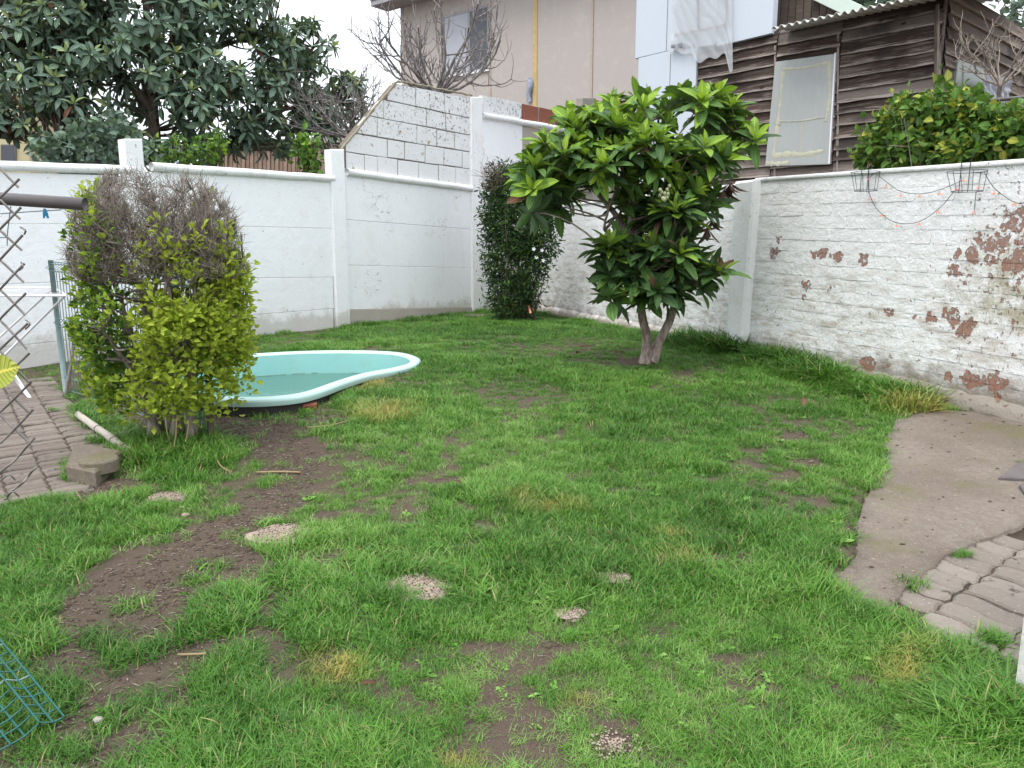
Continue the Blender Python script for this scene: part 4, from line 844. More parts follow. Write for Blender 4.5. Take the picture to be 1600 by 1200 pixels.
# ---- generic leafy mass
def leafcloud(root, blobs, n, size, T, mats, wts, seed, parts=0, up=.4, shell=.5, accept=None, cell=9, stuff='foliage'):
    r = np.random.default_rng(seed); pos, ax = [], []; a = np.array([b[2]*b[3] for b in blobs], float); a /= a.sum()
    while len(pos) < n:
        b = blobs[r.choice(len(blobs), p=a)]; c = np.array(at(b[0], b[1], b[4])); d = unit(r.normal(size=3)); q_ = (shell+(1-shell)*r.random()**.5)*(1 if r.random() < .84 else r.uniform(1.1, 1.38))
        p = c+d*np.array([b[2]*b[4]/FPX, b[5], b[3]*b[4]/FPX])*q_
        if accept is not None and not accept(p, r): continue
        for k in range(r.integers(3, 7)): pos.append(p+r.normal(size=3)*size*.6); ax.append(unit(d*.6+r.normal(size=3)*.8+np.array([0, 0, .15])))
    pos = np.array(pos); N = len(pos); X = np.array(ax); Zh = unit(np.array([0, 0, up])+r.normal(size=(N, 3))*.5+X*.01)
    nz = vnoise(pos[:, 0]*6, pos[:, 2]*6+pos[:, 1]*5, seed); w = np.cumsum(wts); x = np.clip(r.random(N)*.75+nz*.25, 0, .999); mi = np.searchsorted(w/w[-1], x)
    foliage(root, T, mats, pos, frame(X, Zh), size*(.65+.6*r.random(N)), r.integers(0, len(T), N), mi, parts, 'leaf', stuff, cell); return pos
def branchlets(mb, base, targets, r0, r1, seed, Q=5, k=4, sag=.1):
    r = np.random.default_rng(seed); t = np.linspace(0, 1, Q)[None, :, None]; b = base[:, None]; c = targets[:, None]; l = np.linalg.norm(targets-base, axis=1)[:, None, None]
    P = b+(c-b)*t+np.sin(t*np.pi)*l*sag*r.normal(size=(len(targets), 1, 3))+r.normal(size=(len(targets), Q, 3))*l*.015
    V, F = tubes(P, np.linspace(r0, r1, Q)[None]*np.ones((len(P), 1)), k); mb.add(V, F); return P
PT = [leaf_tpl(.6, .2, .15, 3), leaf_tpl(.66, .3, .3, 3)]
VT = [leaf_tpl(.3, .2, .3, 3), leaf_tpl(.24, .1, .2, 3)]
CT = [leaf_tpl(.62, .2, .25, 4), leaf_tpl(.7, .25, .4, 4, wave=.3)]
# ---- the half-bare privet bush
bb = gnd(268, 690); Yb = bb.y
bu = thing('privet_bush', 'rounded half-bare bush, twiggy brown on top and yellow-green leaves below', 'bush', bb)
sx = Yb/FPX
def bush_in(p):   # dome-shaped outline
    u, v, d = project(p); cx = 252; top = 252+((u-cx)/148)**4*95+np.maximum(0, (cx-u)/150)**2*40; return (v > top)
stem = MB(); r = np.random.default_rng(31); tops = []; P0 = []
for k in range(16):
    a0 = np.array(bb)+np.array([r.uniform(-.16, .16), r.uniform(-.1, .1), -.03]); e = np.array(at(r.uniform(150, 360), r.uniform(380, 520), Yb+r.uniform(-.3, .3))); m1 = a0+(e-a0)*.5+np.array([-(e-a0)[0]*.25, 0, .05])
    t = np.linspace(0, 1, 12)[:, None]; P = (1-t)**2*a0+2*t*(1-t)*m1+t*t*e+r.normal(size=(12, 3))*.006; tube(stem, P, np.linspace(.02, .008, 12), 6); tops.append(P)
tops = np.concatenate(tops)
stem.build('stem', M_TWIG, bu, True)
# twigs: several generations towards the dome surface
def dome_pts(n, vlo, vhi, seed, rad=(.55, 1)):
    r = np.random.default_rng(seed); out = []
    while len(out) < n:
        th = r.random()*6.283; ph_ = r.random(); q_ = rad[0]+(rad[1]-rad[0])*r.random()**.6
        x = math.cos(th)*.46*q_; y = math.sin(th)*.38*q_; z = r.uniform(0, 1)
        p = np.array([bb.x+.015+x*(.95 if z < .9 else 1), Yb+y, 0]); v = vlo+(vhi-vlo)*z; pr_ = at(250, v, Yb); p[2] = pr_.z
        h = (p[2]-bb.z); hm = 1.5
        lim = float(np.interp(h, [0, .14, .31, .6, .85, 1.1, 1.22, 1.31, 1.39, 1.46, 1.53], [.5, .66, .9, 1.02, 1.04, .97, .9, .78, .6, .38, .1]))*((.86+.3*float(fbm(np.array(th*1.3), np.array(h*4.), 17))) if h < .9 else (.95+.1*float(fbm(np.array(th*1.3), np.array(h*4.), 17))))
        if math.hypot(x/.46, y/.38) > lim+.02: continue
        out.append(p)
    return np.array(out)
tw = MB(); T1 = dome_pts(340, 265, 560, 41); d = ((T1[:, None]-tops[None])**2).sum(2)+.6*np.maximum(0, tops[None, :, 2]-T1[:, None, 2]); b1 = tops[np.argmin(d, 1)]
Q1 = branchlets(tw, b1, T1, .006, .0028, 5, 7, 4, .08)
T2 = dome_pts(3600, 235, 430, 42, (.35, 1)); S2 = Q1[:, 2:].reshape(-1, 3); b2 = []
for i in range(0, len(T2), 200):
    dd = ((T2[i:i+200, None]-S2[None])**2).sum(2)+.5*np.maximum(0, S2[None, :, 2]-T2[i:i+200, None, 2]+.03); b2.append(S2[np.argmin(dd, 1)])
Q2 = branchlets(tw, np.concatenate(b2), T2, .0024, .0011, 6, 5, 3, .1)
S3 = Q2[:, 1:].reshape(-1, 3); ix = r.integers(0, len(S3), 11000); n3 = unit(r.normal(size=(11000, 3))+np.array([0, 0, .9])+unit(S3[ix]-np.array([bb.x, Yb, bb.z+.7]))*.8)*(.025+.05*r.random((11000, 1)))
branchlets(tw, S3[ix], S3[ix]+n3, .0014, .0008, 7, 3, 3, .05)
tw.build('twigs', M_TWIG, bu, True)['kind'] = 'stuff'
def bacc(p, r):
    u, v, d = project(p); nn_ = float(fbm(np.array(p[0]*6), np.array(p[2]*6+p[1]*3), 19)); v = v+150*(nn_-.5)
    if r.random() > np.clip((nn_-.34)/.14, .25, 1): return False
    if v < 430 and u > 150: pr_ = .03+.1*(v-330)/100*(v > 330)
    elif u < 150: pr_ = .42 if v > 300 else .1
    elif u < 235: pr_ = .2 if v < 560 else .55
    else: pr_ = 1. if v > 470 else .45
    if v > 655: pr_ *= .35
    return r.random() < pr_
def mk_bush_leaves():
    r = np.random.default_rng(51); P = dome_pts(4600, 285, 645, 43, (.5, 1.0)); keep = [p for p in P if bacc(p, r)]
    P = np.array(keep); cl = np.repeat(P, 9, 0); N = len(cl); dj = r.normal(size=(N, 3)); cl = cl+dj*np.array([.017, .017, .026]); c = np.array([bb.x, Yb, bb.z+.7]); out = unit(cl-c)
    X = unit(out*.4+dj*np.array([.9, .9, .4])+np.array([0, 0, .75])); Zh = unit(out*.6+np.array([0, 0, .5])+r.normal(size=(N, 3))*.4)
    dist = np.linalg.norm((cl-c)/np.array([.46, .38, .75]), axis=1); nz = fbm(cl[:, 0]*5, cl[:, 2]*5, 2); u, v, d = project(cl)
    x = r.random(N)*.4+nz*.5+.5*(dist-.75)+np.where(u < 200, -.3, .1); mi = np.where(x > .34, 0, np.where(x > .12, 1, 2)); mi = np.where(r.random(N) < .006, 3, mi)
    foliage(bu, PT, [P_YEL, P_GRN, P_DRK, L_BROWN], cl, frame(X, Zh), .033*(.7+.6*r.random(N)), r.integers(0, 2, N), mi, 300, cell=6)
mk_bush_leaves()
# ---- climber in the corner
vb = gnd(805, 500); vb.y = min(vb.y, PA.hit(790, 480).y-.15); vc = thing('corner_climber', 'dark green climber with white flowers filling the wall corner', 'climber', vb)
Yv = 9.75
vblobs = [(800,300,40,45,Yv,.25),(815,350,48,60,Yv-.1,.3),(808,415,44,56,Yv-.1,.3),(800,465,40,40,Yv-.1,.28),(845,370,26,50,Yv-.2,.22),(775,330,22,50,Yv,.2),(770,390,16,60,Yv,.2)]
leafcloud(vc, vblobs, 15000, .062, VT, [V_DRK, V_MID, P_GRN], [.62, .3, .08], 61, 120, .3, .3, cell=5)
vm_ = MB(); r = np.random.default_rng(62); bs = np.array([np.array(vb)+np.array([r.uniform(-.25, .3), r.uniform(-.1, .1), 0]) for _ in range(60)]); tg = np.array([np.array(at(r.uniform(765, 860), r.uniform(245, 420), Yv+r.uniform(-.1, .15))) for _ in range(60)]); branchlets(vm_, bs, tg, .006, .002, 63, 8, 4, .06)
ts = np.array([np.array(at(r.uniform(755, 850), r.uniform(262, 300), Yv+r.uniform(-.2, .2))) for _ in range(700)]); te = ts+unit(r.normal(size=(700, 3))+np.array([0, 0, .5]))*.16*(.4+r.random((700, 1))); branchlets(vm_, ts, te, .0028, .001, 64, 4, 3, .15)
vm_.build('stems', mat_bark('reddish_twig', (.12, .07, .055), (.24, .16, .13), 40), vc, True)
wp = MT('white_petal', .6, .3).col((.82, .82, .84)).m
for u, v in [(834, 389), (847, 391), (849, 407), (838, 402)]:
    fl = MB(); c = np.array(at(u, v, Yv-.42)); 
    for k in range(5): th = k*1.2566; Vt, Ft, _ = CT[0]; X = np.array([[math.cos(th), -.5, math.sin(th)]]); Rm = frame(X, np.array([[0, -1., .1]]))[0]*.026; fl.add(Vt @ Rm.T+c, Ft)
    fl.build('flower', wp, vc, True)
# ---- creeper over the brick wall at right
cb_ = PB2.hit(1480, 300, -.45); cb_.z = float(gz(cb_.y)); cr_t = thing('leafy_creeper', 'bright green leafy creeper spilling over the top of the brick wall at right', 'creeper', cb_)
def yB(u, off): return PB2.hit(u, 255, -off).y
cbl = [(1385,232,42,24,yB(1385,.4),.22),(1420,200,48,38,yB(1420,.4),.25),(1470,195,50,45,yB(1470,.4),.28),(1520,205,40,40,yB(1520,.4),.26),(1570,215,40,32,yB(1570,.4),.26),(1455,235,60,22,yB(1455,.3),.2),(1540,240,60,18,yB(1540,.3),.2),(1365,245,22,14,yB(1365,.35),.15),(1640,210,50,38,yB(1640,.4),.26)]
leafcloud(cr_t, cbl, 5600, .062, CT, [V_MID, C_GRN, C_YEL], [.28, .44, .28], 71, 300, .6, .35)
cs = MB(); r = np.random.default_rng(72); bs = np.array([np.array(cb_)+np.array([r.uniform(-.4, .5), r.uniform(-.3, .3), 0]) for _ in range(40)]); tg = np.array([np.array(at(r.uniform(1370, 1600), r.uniform(165, 250), yB(1480, .4)+r.uniform(-.3, .3))) for _ in range(40)]); branchlets(cs, bs, tg, .007, .002, 73, 7, 4, .1); cs.build('stems', M_TWIG, cr_t, True)
# ---- bare trees
def bare_tree(name, label, base, hub, nl, L, seed, r0, mat, spread=1., up=.55, levels=3, squash=(1, 1, 1)):
    r = np.random.default_rng(seed); root = thing(name, label, 'tree', base); tk = MB(); tube(tk, catmull([base, V3(base).lerp(V3(hub), .5)+V3((.05, .03, 0)), hub], 10), np.linspace(r0*1.6, r0, 10), 8); tk.build('trunk', mat, root, True)
    br = MB()
    def grow(p, d, l, rad, lev):
        pts = [p]; q_ = p.copy(); dd = d.copy()
        for k in range(7): dd = unit(dd+np.array([0, 0, up*.22])+r.normal(size=3)*.12); q_ = q_+dd*l/7; pts.append(q_.copy())
        pts = np.array(pts); tube(br, pts, np.linspace(rad, rad*.5, 8), 5 if lev < 2 else 4)
        if lev < levels:
            for k in range(r.integers(3, 6)):
                i = r.integers(2, 8); nd = unit(unit(pts[i]-pts[i-1])*.7+unit(r.normal(size=3))*.8*np.array(squash)); grow(pts[i], nd, l*(.38+.25*r.random()), rad*.6*(1-.05*i)+.001, lev+1)
    for k in range(nl):
        a = 2*math.pi*(k+r.random()*.6)/nl; el = r.uniform(-.1, .8); d = unit(np.array([math.cos(a)*squash[0], math.sin(a)*squash[1], el*spread])); grow(np.array(hub), d, L*(.6+.6*r.random()), r0*.55, 1)
    br.build('branches', mat, root, True); return root
fh = at(680, 148, wallY(690)+.8); fb = fh.copy(); fb.z = .25
bare_tree('fig_tree', 'bare pale-branched fig tree rising behind the stepped white wall', fb, fh, 19, 1.12, 81, .04, M_FIG, 1., .75, 3, (1, .8, 1))
gh = at(548, 215, wallY(560)+1.0); gb = gh.copy(); gb.z = .25
bare_tree('bare_tree', 'tangled bare grey tree behind the wall in front of the brown shed', gb, gh, 15, .85, 83, .03, M_FIG, 1.2, .45, 3, (1, .7, 1))
sh_ = at(1562, 135, 7.6); sb_ = sh_.copy(); sb_.z = .3
bare_tree('bare_shrub', 'thin dark bare shrub before the side of the wooden house', sb_, sh_, 8, .6, 85, .02, M_TWIG, 1.5, .5, 3, (1, .8, 1))
# ---- small plants beyond the white wall
def shrub(name, label, u, v, blobs, n, size, T, mats, wts, seed, cat='shrub', parts=0):
    b = at(u, v, blobs[0][4]); b.z = .25; rt = thing(name, label, cat, b); leafcloud(rt, blobs, n, size, T, mats, wts, seed, parts, .4, .3)
    st = MB(); r = np.random.default_rng(seed); tg = np.array([np.array(at(bl[0]+r.uniform(-.5, .5)*bl[2], bl[1]+r.uniform(-.3, .8)*bl[3], bl[4])) for bl in blobs for _ in range(6)]); branchlets(st, np.tile(np.array(b), (len(tg), 1)), tg, .014, .004, seed, 7, 4, .06); st.build('stems', M_DBARK, rt, True)
w = wallY(130)+.8; shrub('dark_shrub', 'dense dark green shrub just beyond the wall left of the big trunk', 150, 300, [(150,235,48,32,w,.35),(105,245,36,22,w,.3),(180,215,22,30,w,.3)], 1900, .07, CT, [B_DARK, B_MID], [.7, .3], 91)
w = wallY(310)+.45; shrub('trailing_vine', 'light green trailing vine over the wall beside the big tree', 300, 290, [(290,255,42,12,w,.2),(320,235,28,16,w,.2),(345,222,16,14,w,.15),(275,235,14,18,w,.15)], 420, .06, CT, [C_GRN, V_MID, P_GRN], [.5, .3, .2], 92, 'vine')
w = wallY(480)+.4; shrub('young_shrub', 'small bright green shrub on the wall beside the brown shed', 480, 290, [(482,240,14,24,w,.15),(475,222,9,12,w,.12),(488,262,10,10,w,.12)], 260, .075, CT, [C_GRN, L_LIGHT], [.6, .4], 93)
w = 12; shrub('distant_tree', 'dark leafy tree behind the roof of the wooden house', 1420, 200, [(1300,-25,80,40,13.5,1),(1380,-30,80,40,13,1)], 900, .16, CT, [B_DARK, B_MID], [.7, .3], 94, 'tree')
shrub('dark_tree', 'dark tree at the top right corner beside the wooden house', 1660, 200, [(1630,20,45,60,11.5,.8),(1660,90,45,60,11.3,.8)], 1100, .13, CT, [B_DARK, B_MID], [.75, .25], 95, 'tree')
# ================================================================== POOL
M_IN = MB()
pool = thing('plastic_pool', 'kidney-shaped turquoise moulded pool sunk in the lawn behind the bush', 'pool', V3((pc[0], pc[1], ZR-.3)))
prof = [(.006, -.05), (-.003, -.022), (.004, -.006), (.025, .002), (.06, .004), (.08, -.003), (.09, -.016)]
def ringset(prof): return [inset(POOL, d_)+np.array([0, 0, z_]) for d_, z_ in prof]
def skin(rings, mat, name, close=False):
    n = len(rings[0]); mb = MB(); Vv = np.concatenate(rings); F = []
    for k in range(len(rings)-1): i = np.arange(n); F.append(np.stack([i+k*n, np.roll(i, -1)+k*n, np.roll(i, -1)+(k+1)*n, i+(k+1)*n], 1))
    mb.add(Vv, np.concatenate(F))
    if close: mb.ch.append((np.zeros((0, 3)), (np.arange(n)+(len(rings)-1)*n)[None], 0, None))
    return mb.build(name, mat, pool, True)
skin(ringset(prof), M_TEAL, 'rim')
skin(ringset([(.03, -.03), (.035, -.1), (.05, -.3)]), simple('rim_gap_shade', (.05, .045, .04), .9, .3, 12), 'under_rim_shade')  # added dark ring: its colour stands in for shade in the gap under the rim
skin(ringset([(.09, -.016), (.105, -.08), (.13, -.2), (.16, -.36), (.2, -.42), (.26, -.44)]), M_TEALI, 'basin', True)
m = MT('pool_water', .04, .5); m.col(m.mix(m.noise(2, 4), (.15, .27, .235), (.2, .33, .285))); m.bump(m.noise(9, 3), .004); tr_ = m.n('ShaderNodeBsdfTransparent'); tr_.inputs[0].default_value = (.45, .75, .7, 1); mx = m.n('ShaderNodeMixShader'); mx.inputs[0].default_value = .5; m.t.links.new(m.b.outputs[0], mx.inputs[1]); m.t.links.new(tr_.outputs[0], mx.inputs[2]); m.t.links.new(mx.outputs[0], m.t.nodes['Material Output'].inputs[0])
wr = inset(POOL, .13)+np.array([0, 0, -.19]); mb = MB(); mb.add(wr, np.arange(len(wr))[None]); mb.build('water', m.m, pool)
al = MB(); r = np.random.default_rng(5); L0, L1 = inset(POOL, .118), inset(POOL, .132); L0[:, 2] += -.184+.007*r.random(len(L0)); L1[:, 2] += -.189; i = np.arange(len(L0)); i = i[vnoise(i*.9, i*0., 3) > .42]; j = (i+1) % len(L0); al.add(np.concatenate([L0, L1]), np.stack([i, j, j+len(L0), i+len(L0)], 1)); al.build('algae_line', simple('algae', (.1, .15, .09), .9, .5, 40), pool)
# brick under the rim and soil under the near lip
c = gnd(474, 637, .0); mb = MB(); box(mb, c, .17, .09, .06, .3, .008); tag(mb.build('loose_brick', M_RBRICK, None, False, c), 'red brick lying under the near rim of the pool', 'brick')
# ================================================================== FENCES, WIRE, SMALL THINGS
def wire_panel(root, A, B, up, h, nver, hors, r, mat, fold=None, doubles=False):
    """welded wire panel: verticals as parts, horizontals as parts; fold: list of (fraction of height, push) bends"""
    A, B, up = V3(A), V3(B), V3(up); n = (B-A).cross(up).normalized()
    def prof(t):
        off = 0
        for f, p in (fold or []): off += p*max(0, 1-abs(t-f)/.035)
        return off
    ts = sorted(set([0, 1]+[x for f, _ in (fold or []) for x in (max(0, f-.035), f, min(1, f+.035))]))
    mbv = [0, 0]
    for k in range(nver):
        s = k/(nver-1); mb = MB(); tube(mb, [A.lerp(B, s)+up*h*t+n*prof(t) for t in ts], r, 4); mb.build('vertical_wire', mat, root)
    for t in hors:
        mb = MB(); tube(mb, [A+up*h*t+n*(prof(t)+r*1.6), B+up*h*t+n*(prof(t)+r*1.6)], r*1.1, 4); mb.build('horizontal_wire', mat, root)
M_WIREF = simple('weathered_fence_wire', (.1, .16, .17), .5, .3, 20, .4)
# green mesh fence behind the bush
fa, fb_ = gnd(103, 612), gnd(322, 686)
mf = thing('mesh_fence', 'faded green welded mesh fence running behind the bush', 'fence', fa)
hF = PA.p.z*0+.88
wire_panel(mf, fa+V3((0, 0, .02)), fb_+V3((0, 0, .02)), (0, 0, 1), hF, 40, [0, .1, .5, .56, .93, .985, 1], .003, M_WIREF, [(.955, .045), (.53, .03)])
mb = MB(); tube(mb, [fa+V3((0, 0, -.1)), fa+V3((-.01, 0, hF+.03))], .017, 8); mb.build('post', M_WIREW, mf, True)
mb = MB(); a = gnd(325, 690); tube(mb, catmull([a-V3((0, 0, .1)), at(329, 640, a.y), at(326, 585, a.y)], 10)+(rng.random((10, 3))-.5)*.006, .018, 7); tag(mb.build('wooden_stake', M_DBARK, None, True, a), 'dark wooden stake at the right foot of the bush', 'stake')
mb = MB(); a = gnd(102, 616); tube(mb, catmull([a-V3((0, 0, .05)), at(112, 560, a.y), at(118, 515, a.y)], 10)+(rng.random((10, 3))-.5)*.012, .012, 6); tag(mb.build('leaning_stick', M_TWIG, None, True, a), 'leaning brown stick beside the left end of the mesh fence', 'stick')
# mesh panel lying at lower left
c0 = gnd(100, 1120, .03); d1 = gnd(0, 1000, .16)-c0; d2 = gnd(0, 1172, .02)-c0; d1n, d2n = d1.normalized(), d2.normalized()
lp_ = thing('wire_grid', 'green welded wire panel lying on the lawn at the lower left corner', 'mesh panel', c0)
nn = d1n.cross(d2n).normalized()
if nn.z < 0: nn = -nn
def wire(root, name, pts, r, mat, k=5): mb = MB(); tube(mb, pts, r, k); return mb.build(name, mat, root, True)
L1_, L2_ = 1.0, .75
for k, s in enumerate([0, .025, .055, .085, .115, .24, .265, .5, .525]):  # long wires parallel to the top edge
    bend = .03 if s in (.055,) else 0
    wire(lp_, 'long_wire', [c0+d2n*s+nn*(bend+.002)-d1n*.0, c0+d2n*s+d1n*L1_+nn*(bend+.002)], .0024, M_WIRE)
for k in range(34):
    t = k*.03; P = c0+d1n*t; pts = [P, P+d2n*.025, P+d2n*.055+nn*.03, P+d2n*.085+nn*.004, P+d2n*.115, P+d2n*L2_]; wire(lp_, 'cross_wire', pts, .002, M_WIRE if random.random() < .8 else M_WIREW)
# chain-link fence, cut edge at left
Yc = 1.75
cl = thing('chain_link_fence', 'rusty grey chain-link fence with a cut loose edge at the left border', 'fence', at(-120, 820, Yc))
mb = MB(); tube(mb, [V3((at(-150, 500, Yc).x, Yc, -.1)), V3((at(-150, 500, Yc).x, Yc, 1.75))], .025, 8); mb.build('post', M_GALV, cl, True)
ends = [(28, 268), (44, 330), (34, 412), (40, 500), (44, 585), (47, 622), (55, 710), (62, 720)]
pitch = 87.
for k in range(-4, 10):
    v0 = 310+k*48.
    e1, e2 = np.clip(32+(v0-310)*.055, 28, 60), np.clip(33+(v0-310)*.055, 28, 60)
    for p, q_, bow in [((-170, v0-170), (e1, v0+e1), 1), ((-170, v0+46+170), (e2, v0+46-e2), -1)]:
        if q_[1] > 735 or q_[1] < 262 or p[1] < -60: continue
        if p[1] > 780: p = (p[0]+(p[1]-780), 780)
        n_ = 14; P = [at(p[0]+(q_[0]-p[0])*t, p[1]+(q_[1]-p[1])*t+2*math.sin(t*9+k), Yc+.006*bow+.01*math.sin(t*19)) for t in np.linspace(0, 1, n_)]
        wire(cl, 'wire', P, .0028, M_GALV)
for u0, v0, u1, v1, u2, v2 in [(10, 775, 20, 768, 30, 776), (0, 752, 14, 742, 24, 750), (32, 355, 40, 360, 38, 366), (33, 410, 36, 417, 30, 422), (40, 500, 47, 506, 40, 514)]:
    wire(cl, 'wire_end', catmull([at(u0, v0, Yc), at(u1, v1, Yc-.02), at(u2, v2, Yc)], 6), .002, M_GALV)
# variegated leaf caught on the mesh
mb = MB(); Vt, Ft, Ut = leaf_tpl(.95, .1, .2, 6); Rm = frame(np.array([[.9, .1, .35]]), np.array([[-.2, -1, .3]]))[0]*.085; mb.add(Vt @ Rm.T+np.array(at(-32, 592, Yc-.05)), Ft, 0, Ut); tag(mb.build('pale_leaf', C_YEL, None, True, at(-10, 590, Yc-.05)), 'yellow-green round leaf at the chain-link fence', 'leaf')
# dark pipe rail, with cord and clothes peg
Yp = 3.3; a, b = at(-160, 300, Yp), at(133, 319, Yp); mb = MB(); tube(mb, [a, a.lerp(b, .5), b], .027, 14)
pr = thing('pipe_rail', 'dark grey horizontal pipe ending at the left of the bush', 'pipe', V3((a.x, a.y, 0))); mb.build('pipe', M_PIPE, pr, True)
mb = MB(); tube(mb, [V3((a.x, a.y, float(gz(Yp))-.1)), V3((a.x, a.y, a.z+.08))], .03, 10); mb.build('upright', M_PIPE, pr, True)
ck = at(15, 330, Yp+.02); cd = thing('line_cord', 'thin blue-green cord hanging from the dark pipe at left', 'cord', ck)
wire(cd, 'cord', catmull([at(-60, 337, Yp+.02), at(0, 334, Yp+.02), at(60, 330, Yp+.02), at(96, 328, Yp)], 16), .0022, M_WIREW); wire(cd, 'cord', catmull([at(17, 322, Yp), at(14, 345, Yp), at(12, 362, Yp), at(11, 384, Yp)], 10), .002, M_WIRE); wire(cd, 'cord', [at(-60, 374, Yp), at(12, 371, Yp)], .002, M_WIRE)
pg = thing('clothes_peg', 'small blue plastic peg hanging below the dark pipe', 'clothes peg', at(70, 328, Yp))
for s in (-1, 1):
    mb = MB(); a_, b_ = at(69.5, 326, Yp), at(72+s*3.4, 341, Yp+.004*s); tube(mb, [a_, a_.lerp(b_, .5), b_], [.004, .006, .004], 6); mb.build('jaw', M_BLUE, pg)
# white drying rack
ra = gnd(40, 622); Yr = ra.y
dr = thing('drying_rack', 'white folding clothes rack standing on the paver walk', 'clothes rack', ra)
zr1, zr0 = at(103, 461, Yr).z, at(85, 449, Yr+.3).z
f0, f1 = at(-170, 463, Yr), at(104, 462, Yr); k0, k1 = at(-170, 449, Yr+.45), at(84, 449.5, Yr+.45)
for p_, q_ in [(f0, f1), (k0, k1), (f1, k1)]: wire(dr, 'rail', [p_, q_], .007, M_WHITEM, 8)
for k in range(1, 7):
    t = k/7; wire(dr, 'line', [f0.lerp(k0, t), f1.lerp(k1, t)], .0022, M_WHITEM, 4)
wire(dr, 'leg', [f1+V3((-.02, .02, 0)), at(-95, 655, Yr)], .008, M_WHITEM, 8); wire(dr, 'leg', [k1, at(-70, 590, Yr+.45)], .008, M_WHITEM, 8); wire(dr, 'leg', [at(-60, 463, Yr+.2), at(47, 621, Yr)], .008, M_WHITEM, 8); wire(dr, 'leg', [at(-100, 452, Yr+.4), gnd(0, 600)], .008, M_WHITEM, 8)
mb = MB(); tube(mb, [at(20, 588, Yr), at(47, 622, Yr)], .011, 8); mb.build('foot', M_WHITEM, dr, True)
# concrete kerb pipe, block with round top
a, b = gnd(122, 648, .03), gnd(203, 706, .03); kp = thing('kerb_pipe', 'pale round concrete edging pipe beside the paver walk', 'edging', a)
for t0, t1 in [(0, .42), (.43, .72), (.73, 1)]: 
    mb = MB(); tube(mb, [a.lerp(b, t0), a.lerp(b, (t0+t1)/2)+V3((0, 0, random.uniform(-.004, .004))), a.lerp(b, t1)], [.021, .02, .022], 12); mb.build('pipe_length', M_CEM, kp, True)
bc = gnd(140, 745); cbk = thing('concrete_block', 'rough concrete block with round cap at the corner of the paver walk', 'block', bc)
mb = MB(); P = [gnd(104, 742, .03), gnd(150, 752, .03), gnd(192, 718, .03), gnd(118, 706, .03)]; slab(mb, P, V3((0, 0, 1)), .05, .05, .012); mb.build('base', M_SLAB, cbk)
c = gnd(155, 722, .08); mb = MB(); th = np.linspace(0, 2*np.pi, 25)[:-1]; n = 24
rings = [np.stack([c.x+rr*np.cos(th), c.y+rr*np.sin(th), np.full(n, c.z+zz_)], 1) for rr, zz_ in [(.085, -.04), (.085, .012), (.078, .02)]]; i = np.arange(n)
mb.add(np.concatenate(rings), np.concatenate([np.stack([i+k*n, np.roll(i, -1)+k*n, np.roll(i, -1)+(k+1)*n, i+(k+1)*n], 1) for k in range(2)])); mb.ch.append((np.zeros((0, 3)), (i+2*n)[None], 0, None)); mb.build('round_cap', M_SLAB, cbk)
# white pillar edge at right
pb = gnd(1584, 1088); hz = 1.9; mb = MB(); slab(mb, [V3((pb.x, pb.y-.3, -.05)), V3((pb.x+.3, pb.y-.3, -.05)), V3((pb.x+.3, pb.y-.3, hz)), V3((pb.x, pb.y-.3, hz))], V3((0, -1, 0)), 0, .3, .012)
tag(mb.build('white_pillar', mat_paint('pillar_stucco', (.72, .69, .66), .3, .64), None, False, pb), 'rough white pillar at the lower right edge by the pavers', 'pillar')
# hanging wire pot holders on the brick wall
def basket(label, u0, u1, vt, vb_, hook):
    c = PB2.hit((u0+u1)/2, (vt+vb_)/2, .11); ct = PB2.hit((u0+u1)/2, vt, .11); cbm = PB2.hit((u0+u1)/2, vb_, .11); R1 = (u1-u0)/2*ct.y/FPX; R0 = R1*.78
    rt = thing('wire_basket', label, 'pot holder', c, 'pot holders on the brick wall'); th = np.linspace(0, 2*np.pi, 25)
    for cc, RR, nm in [(ct, R1, 'top_ring'), (cbm, R0, 'bottom_ring')]: wire(rt, nm, [V3((cc.x+RR*math.cos(t), cc.y+RR*math.sin(t), cc.z)) for t in th], .0022, M_BLACKW)
    for k in range(6):
        t = k*1.047+.3; wire(rt, 'side_wire', [V3((ct.x+R1*math.cos(t), ct.y+R1*math.sin(t), ct.z)), V3((cbm.x+R0*math.cos(t), cbm.y+R0*math.sin(t), cbm.z))], 0.0018, M_BLACKW)
    for s in (-.03, .03):
        p = PB2.hit((u0+u1)/2, hook, .02)+PB2.d*s; wire(rt, 'hanger', [V3((p.x, p.y, cbm.z)), V3((p.x, p.y, ct.z+.01)), V3((p.x, p.y, p.z))], .0026, M_BLACKW)
basket('wire pot holder on the brick wall, left one beside the clapboard', 1332, 1373, 269, 298, 255); basket('wider wire pot holder on the brick wall, right one under the creeper', 1484, 1538, 268, 299, 240)
sg = thing('flower_light_string', 'string of small orange flower lights drooping on the brick wall', 'light string', PB2.hit(1430, 300, .03))
def strand(px, fl):
    wire(sg, 'cable', catmull([PB2.hit(u, v, .03) for u, v in px], 30), .0022, M_BLACKW)
    for u, v in fl:
        mb = MB(); c = np.array(PB2.hit(u, v, .035)); 
        for k in range(5): th_ = k*1.2566+u; Vt, Ft, _ = CT[0]; Rm = frame(np.array([[math.cos(th_), math.sin(th_), -.7]]), np.array([[0, -.5, .6]]))[0]*.016; mb.add(Vt @ Rm.T+c, Ft)
        tube(mb, [V3(c), V3(c)+V3((0, 0, .014))], .0018, 5); mb.build('flower_light', M_ORANGE, sg, True)
